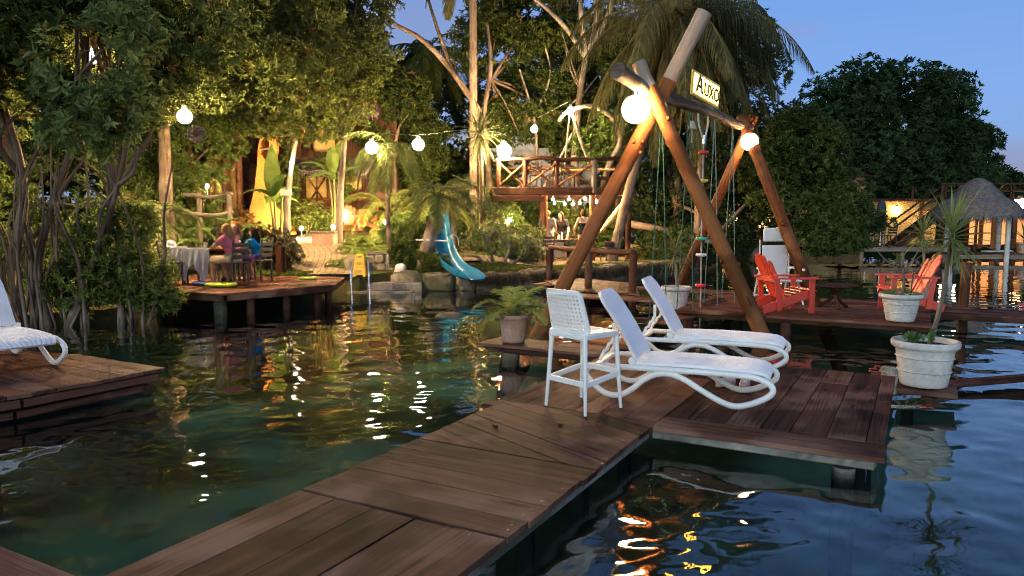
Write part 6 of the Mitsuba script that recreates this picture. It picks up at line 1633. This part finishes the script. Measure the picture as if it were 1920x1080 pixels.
def person(label, H, joints, arms, clothes, hair, xf, skin=SKIN, female=False, look=(0, 1, 0), group=None):
    """joints: pelvis, chest, neck, head, knees, ankles, toes; arms: [(elbow, wrist)] per side, in metres for a height of 1.7."""
    t = thing('person', label, 'person', group)
    J = {k: np.array(v, float) for k, v in joints.items()}
    sh, hp = (.165 if female else .19), .095
    cx = unit(J.get('side', np.array([1.0, 0, 0])))
    bones = [(J['pelvis'] - cx * .07, .115, J['pelvis'] + cx * .07, .115), (J['pelvis'], .125, J['chest'], .115 if female else .13), (J['chest'] - cx * .07, .115, J['chest'] + cx * .07, .115),
             (J['chest'] + cx * .05, .11, J['neck'] + cx * (sh - .05) + [0, 0, -.07], .06), (J['chest'] - cx * .05, .11, J['neck'] - cx * (sh - .05) + [0, 0, -.07], .06),
             (J['neck'] + [0, 0, -.05], .065, J['head'] + [0, 0, -.04], .052)]
    torso = list(bones); armb, legb = [], []
    hands = []
    for i, sg in enumerate((-1, 1)):
        s = J['neck'] + cx * sg * sh + [0, 0, -.075]; e, w = (np.array(q, float) for q in arms[i])
        armb += [(s, .055, e, .040), (e, .040, w, .028)]; hands.append(hand(w, w - e, -cx * sg + np.array([0, 0, .4])))
        h = J['pelvis'] + cx * sg * hp + [0, 0, -.03]; k, a, to = J['knee'][i], J['ankle'][i], J['toe'][i]
        legb += [(h, .095, k, .058), (k, .058, (k + a) / 2 + (k - a) * .12, .055), ((k + a) / 2 + (k - a) * .12, .055, a, .036), (a + [0, 0, -.03], .038, to, .026)]
    body = m3.Manifold()
    for b in torso + armb + legb:
        body = body + bone(*b)
    hd = J['head']; f = unit(look); u = np.array([0, 0, 1.0]); r = np.cross(f, u)
    skull = m3.Manifold.batch_hull([ball_(hd + u * .02 - f * .01, .095), ball_(hd - u * .075 + f * .045, .045), ball_(hd + u * .01 + f * .035, .075)])
    nose = bone(hd + f * .108 + u * .005, .010, hd + f * .120 - u * .025, .013)
    ears = bone(hd + r * .088 - u * .01, .014, hd + r * .088 + u * .02, .016) + bone(hd - r * .088 - u * .01, .014, hd - r * .088 + u * .02, .016)
    body = body + skull + nose + ears
    for hh in hands:
        body = body + hh
    S = np.diag([H / 1.7] * 3 + [1.0])
    part(t, 'body', xform(smooth_body(body, .03, 6), S), 'skin', smooth=True, col=skin)
    for sg in (-1, 1):
        part(t, 'eye', xform(ball(hd + f * .098 + r * sg * .034 + u * .008, .012, 1), S), 'plastic', smooth=True, col=(.03, .02, .015))
    part(t, 'mouth', xform(man(bone(hd + f * .093 - u * .062 + r * .018, .008, hd + f * .093 - u * .062 - r * .018, .008)), S), 'skin', smooth=True, col=(.30, .08, .07))
    sets = {'torso': torso[:5], 'sleeve': [(a, ra + .004, a + (b - a) * .62, rb + .012) for a, ra, b, rb in (armb[0], armb[2])], 'hips': [torso[0], (J['pelvis'], .13, J['pelvis'] * .6 + J['chest'] * .4, .12)],
            'thigh': [(a, ra, a + (b - a) * .9, rb + .012) for a, ra, b, rb in (legb[0], legb[4])]}
    for nm, use, grow, colr, zmax, zmin in clothes:
        m = m3.Manifold()
        for u_ in use:
            for b in sets[u_]:
                m = m + bone(b[0], b[1] + grow, b[2], b[3] + grow)
        m = m.trim_by_plane([0, 0, -1], -zmax).trim_by_plane([0, 0, 1], zmin)
        v, ff = smooth_body(m, .04, 5)
        v = v + (meshkit.fbm(v * 14, 2, 3)[:, None] - .5) * .014
        part(t, nm, xform((v, ff), S), 'matte', smooth=True, col=colr)
    hc, hl, up_ = hair
    hm_ = m3.Manifold.batch_hull([ball_(hd + u * .035 - f * .018, .103), ball_(hd - u * .01 - f * .035, .095)])
    if hl == 'long':
        hm_ = hm_ + m3.Manifold.batch_hull([ball_(hd - f * .04, .092), ball_(J['neck'] - f * .085 - u * .02, .075), ball_(J['neck'] - f * .095 - u * .18, .045)]) + bone(hd - f * .02 + r * .07, .05, J['neck'] + r * .09 - f * .02 - u * .08, .035) + bone(hd - f * .02 - r * .07, .05, J['neck'] - r * .09 - f * .02 - u * .08, .035)
    if hl == 'bun':
        hm_ = hm_ + ball_(hd + u * .10 - f * .07, .05)
    cutp = f * .9 - u * .35
    hm_ = hm_.trim_by_plane(list(-unit(cutp)), float(-unit(cutp) @ (hd + f * .055)))
    v, ff = smooth_body(hm_, .03, 3)
    v = v + (meshkit.fbm(v * np.array([40, 40, 8]), 2, 4)[:, None] - .5) * .022
    part(t, 'hair', xform((v, ff), S), 'matte', smooth=True, col=hc)
    if up_:
        for i in range(2):
            a, b = J['ankle'][i], J['toe'][i]
            part(t, 'shoe', xform(man(bone(a + [0, 0, -.045], .044, b + [0, 0, -.0], .036)), S), 'matte', smooth=50, col=up_)
    move(t, xf)
    return t


STAND = dict(pelvis=(0, 0, .95), chest=(0, .01, 1.26), neck=(0, 0, 1.47), head=(0, .02, 1.59), knee=[(-.10, .03, .50), (.10, .02, .50)], ankle=[(-.11, -.02, .09), (.11, -.03, .09)], toe=[(-.13, .12, .03), (.13, .11, .03)])
SIT = dict(pelvis=(0, -.05, .56), chest=(0, .02, .86), neck=(0, .04, 1.07), head=(0, .07, 1.20), knee=[(-.13, .40, .53), (.13, .38, .53)], ankle=[(-.14, .36, .10), (.12, .22, .10)], toe=[(-.15, .50, .03), (.12, .36, .03)])


def var(base, **k):
    return {**base, **k}


person('person in grey t-shirt and beige shorts seen from behind at the first bar post', 1.68, STAND, [((-.27, .02, 1.12), (-.27, .18, .93)), ((.27, .05, 1.13), (.25, .24, 1.0))],
       [('t_shirt', ('torso', 'sleeve'), .022, (.33, .27, .22), 1.46, .86), ('shorts', ('hips', 'thigh'), .026, (.48, .36, .26), 1.0, .50)], ((.20, .12, .06), 'short', (.05, .04, .04)), X(1.17, 24.55, .365, -15))
person('person with long dark hair in a black t-shirt leaning on the bar table', 1.66, var(STAND, chest=(0, .06, 1.24), neck=(0, .10, 1.44), head=(.01, .14, 1.56)), [((-.28, .14, 1.10), (-.30, .36, .80)), ((.27, .16, 1.10), (.20, .38, .80))],
       [('t_shirt', ('torso', 'sleeve'), .022, (.018, .016, .018), 1.44, .84), ('skirt', ('hips', 'thigh'), .035, (.03, .028, .03), 1.0, .50)], ((.022, .014, .010), 'long', (.04, .03, .03)), X(1.72, 25.38, .365, 158), female=True, look=(.55, 1, .05))
person('person in a black swimsuit with bare back and pinned-up hair at the bar', 1.70, STAND, [((-.28, .02, 1.13), (-.26, .20, .98)), ((.29, .06, 1.13), (.28, .26, 1.06))],
       [('swimsuit', ('torso', 'hips'), .010, (.016, .015, .018), 1.27, .82)], ((.06, .035, .022), 'bun', None), X(2.34, 24.28, .365, 12), skin=(.55, .30, .19), female=True)
part('person_002', 'strap', tube(curve([(2.26, 24.16, 1.62), (2.25, 24.15, 1.74), (2.26, 24.22, 1.83)], 8), .008, 5), 'matte', col=(.016, .015, .018))

tb2 = thing('dining_table', 'dark dining table with towels over its end on the raised plank deck', 'table')
part(tb2, 'table_top', rbox((-6.30, 15.65, 1.14), (1.15, .80, .04), .012), 'dark_wood')
for x, y in ((-6.8, 15.3), (-5.8, 15.3), (-6.8, 16.0), (-5.8, 16.0)):
    part(tb2, 'leg', beam((x, y, .42), (x, y, 1.13), .05, .05), 'dark_wood')
part(tb2, 'apron', rbox((-6.3, 15.3, 1.08), (1.0, .03, .08), .005), 'dark_wood')
for i, (x, y, r, l) in enumerate(((-5.74, 15.18, 62, 'dark metal chair under the person with blowing light brown hair'), (-5.5, 15.95, 75, 'dark chair under the person in blue at the dining table'), (-6.95, 15.2, -80, 'dark chair hung with pale towels at the end of the dining table'), (-6.1, 16.35, 165, 'dark chair behind the dining table under the red-haired person'))):
    dark_chair(l, X(x, y, .425, r), 'dark chairs round the dining table')
person('person with long light brown hair in a pink top seated with back to the water', 1.62, var(SIT, head=(-.02, .10, 1.19)), [((-.25, .16, .86), (-.16, .40, .78)), ((.25, .14, .86), (.14, .40, .78))],
       [('pink_top', ('torso', 'sleeve'), .022, (.50, .14, .19), 1.06, .62), ('skirt', ('hips', 'thigh'), .03, (.40, .30, .20), .68, .46)], ((.26, .14, .07), 'long', None), X(-5.76, 15.16, .43, 68), female=True, look=(0, 1, -.1))
person('person with red-brown hair in a black top at the far side of the table', 1.66, SIT, [((-.26, .20, .86), (-.10, .42, .82)), ((.26, .20, .86), (.06, .44, .84))],
       [('black_top', ('torso', 'sleeve'), .02, (.022, .018, .02), 1.06, .60), ('trousers', ('hips', 'thigh'), .02, (.04, .035, .04), .68, .44)], ((.22, .06, .025), 'long', (.04, .03, .03)), X(-6.05, 16.3, .43, 155), female=True, look=(-.5, 1, -.1))
person('small person with dark hair in a bright blue top beside the pink one', 1.35, SIT, [((-.25, .18, .86), (-.16, .42, .80)), ((.25, .18, .86), (.12, .42, .82))],
       [('blue_top', ('torso', 'sleeve'), .022, (.02, .25, .48), 1.06, .60), ('shorts', ('hips', 'thigh'), .022, (.10, .05, .15), .68, .46)], ((.02, .014, .012), 'long', None), X(-5.5, 15.92, .52, 75), female=True)


def drape(label, x0, x1, y, ztop, drop, back, col, seed, cat='towel', base='towel'):
    n, m = 26, 30; q = np.linspace(0, 1, m); v = []
    s = np.concatenate([np.linspace(-back, 0, 8), np.linspace(0.02, 1, m - 8)])
    for i in range(n):
        x = x0 + (x1 - x0) * i / (n - 1)
        for j in range(m):
            k = s[j]
            fold = .045 * math.sin(i * .95 + seed) * max(k, 0) + .02 * math.sin(i * 2.1 + seed * 3) * max(k, 0)
            l = drop * (1 + .35 * math.sin(i * .33 + seed))
            z = ztop + (.012 if k <= 0 else 0) - max(k, 0) * l; yy = y + (-k if k < 0 else 0) - .03 - fold - .02 * max(k, 0)
            v.append((x + .03 * math.sin(k * 3 + seed), yy, z))
    f = []
    for i in range(n - 1):
        for j in range(m - 1):
            a = i * m + j
            f += [(a, a + 1, a + m + 1), (a, a + m + 1, a + m)]
    return solo(base, (np.array(v), np.array(f)), 'matte', label, cat, smooth=True, col=col)


drape('pale grey-blue towel hanging over the near end of the dining table', -6.78, -6.25, 15.22, 1.165, .50, .25, (.46, .47, .47), 1)
drape('white towel with pink stripes draped over the chair end beside the grey towel', -7.08, -6.72, 15.28, 1.19, .42, .2, (.60, .55, .50), 2.2)
solo('cap', xform(lathe([(0, .12), (.06, .11), (.10, .06), (.11, .0), (.16, -.02), (.15, -.03), (.10, -.01), (0, .0)], 18), X(-7.1, 15.4, 1.22)), 'matte', 'pale pink sun hat resting on the chair at the end of the table', 'hat', smooth=50, col=(.66, .50, .45))
solo('tissue_box', rbox((-6.15, 15.5, 1.215), (.18, .13, .11), .008), 'plastic', 'pale blue tissue box on the dining table', 'box', smooth=40, col=(.42, .47, .55))
solo('drinking_glass', lathe([(0, 0), (.035, 0), (.04, .13), (.036, .13), (.03, .01), (0, .01)], 14, (-6.42, 15.5, 1.162)), 'plastic', 'small glass on the dining table beside the tissue box', 'glass', smooth=40, col=(.55, .50, .40))


def vest(label, x, y, z, r, col, strap, size=.8):
    t = thing('life_vest', label, 'life vest')
    b = lambda cx, cy, sx, sy: m3.Manifold.batch_hull([m3.Manifold.sphere(.045, 12).translate([cx + i * sx, cy + j * sy, .05]) for i in (-1, 1) for j in (-1, 1)])
    part(t, 'panel', man(b(-.14, .0, .09, .24)), 'matte', smooth=50, col=col)
    part(t, 'panel', man(b(.14, .02, .09, .22)), 'matte', smooth=50, col=col)
    part(t, 'collar', man(b(0, .30, .20, .05)), 'matte', smooth=50, col=col)
    for yy in (-.12, .08):
        part(t, 'strap', rbox((0, yy, .075), (.50, .035, .06), .01), 'matte', smooth=40, col=strap)
    move(t, X(x, y, z, r, size))


vest('lime yellow life vest lying on the raised deck under the dining table', -5.78, 14.75, .425, 80, (.50, .58, .06), (.03, .03, .04))
vest('dark blue life vest lying behind the lime one', -6.15, 15.05, .425, 70, (.03, .05, .16), (.25, .03, .04))
vest('lime life vest on the deck edge next to the swim ladder', -4.55, 16.55, .425, 84, (.30, .42, .05), (.75, .8, .8), .55)

# wet paw-like footprints and fallen leaves on the near walkway
rng = np.random.default_rng(88)
for i, (a, b) in enumerate(((-.62, -1.05), (-.30, -.62))):
    p = dp(a, b, ZD + .006)
    t = thing('fallen_leaf', ('curled brown fallen leaf lying on the diagonal planks nearest the bar stool', 'dark fallen leaf on the diagonal planks at their water side', 'dry leaf on the diagonal planks toward the inner corner', 'small dark leaf on the crosswise planks', 'small dark leaf near the joint of the lengthwise planks')[i], 'leaf')
    put(t, blade(p, rng.uniform(0, 6), .12, .08, .045, [(.05, .03, .018), (.08, .05, .03)], 700 + i, 1.2, 6, .8, .3), 'frond')
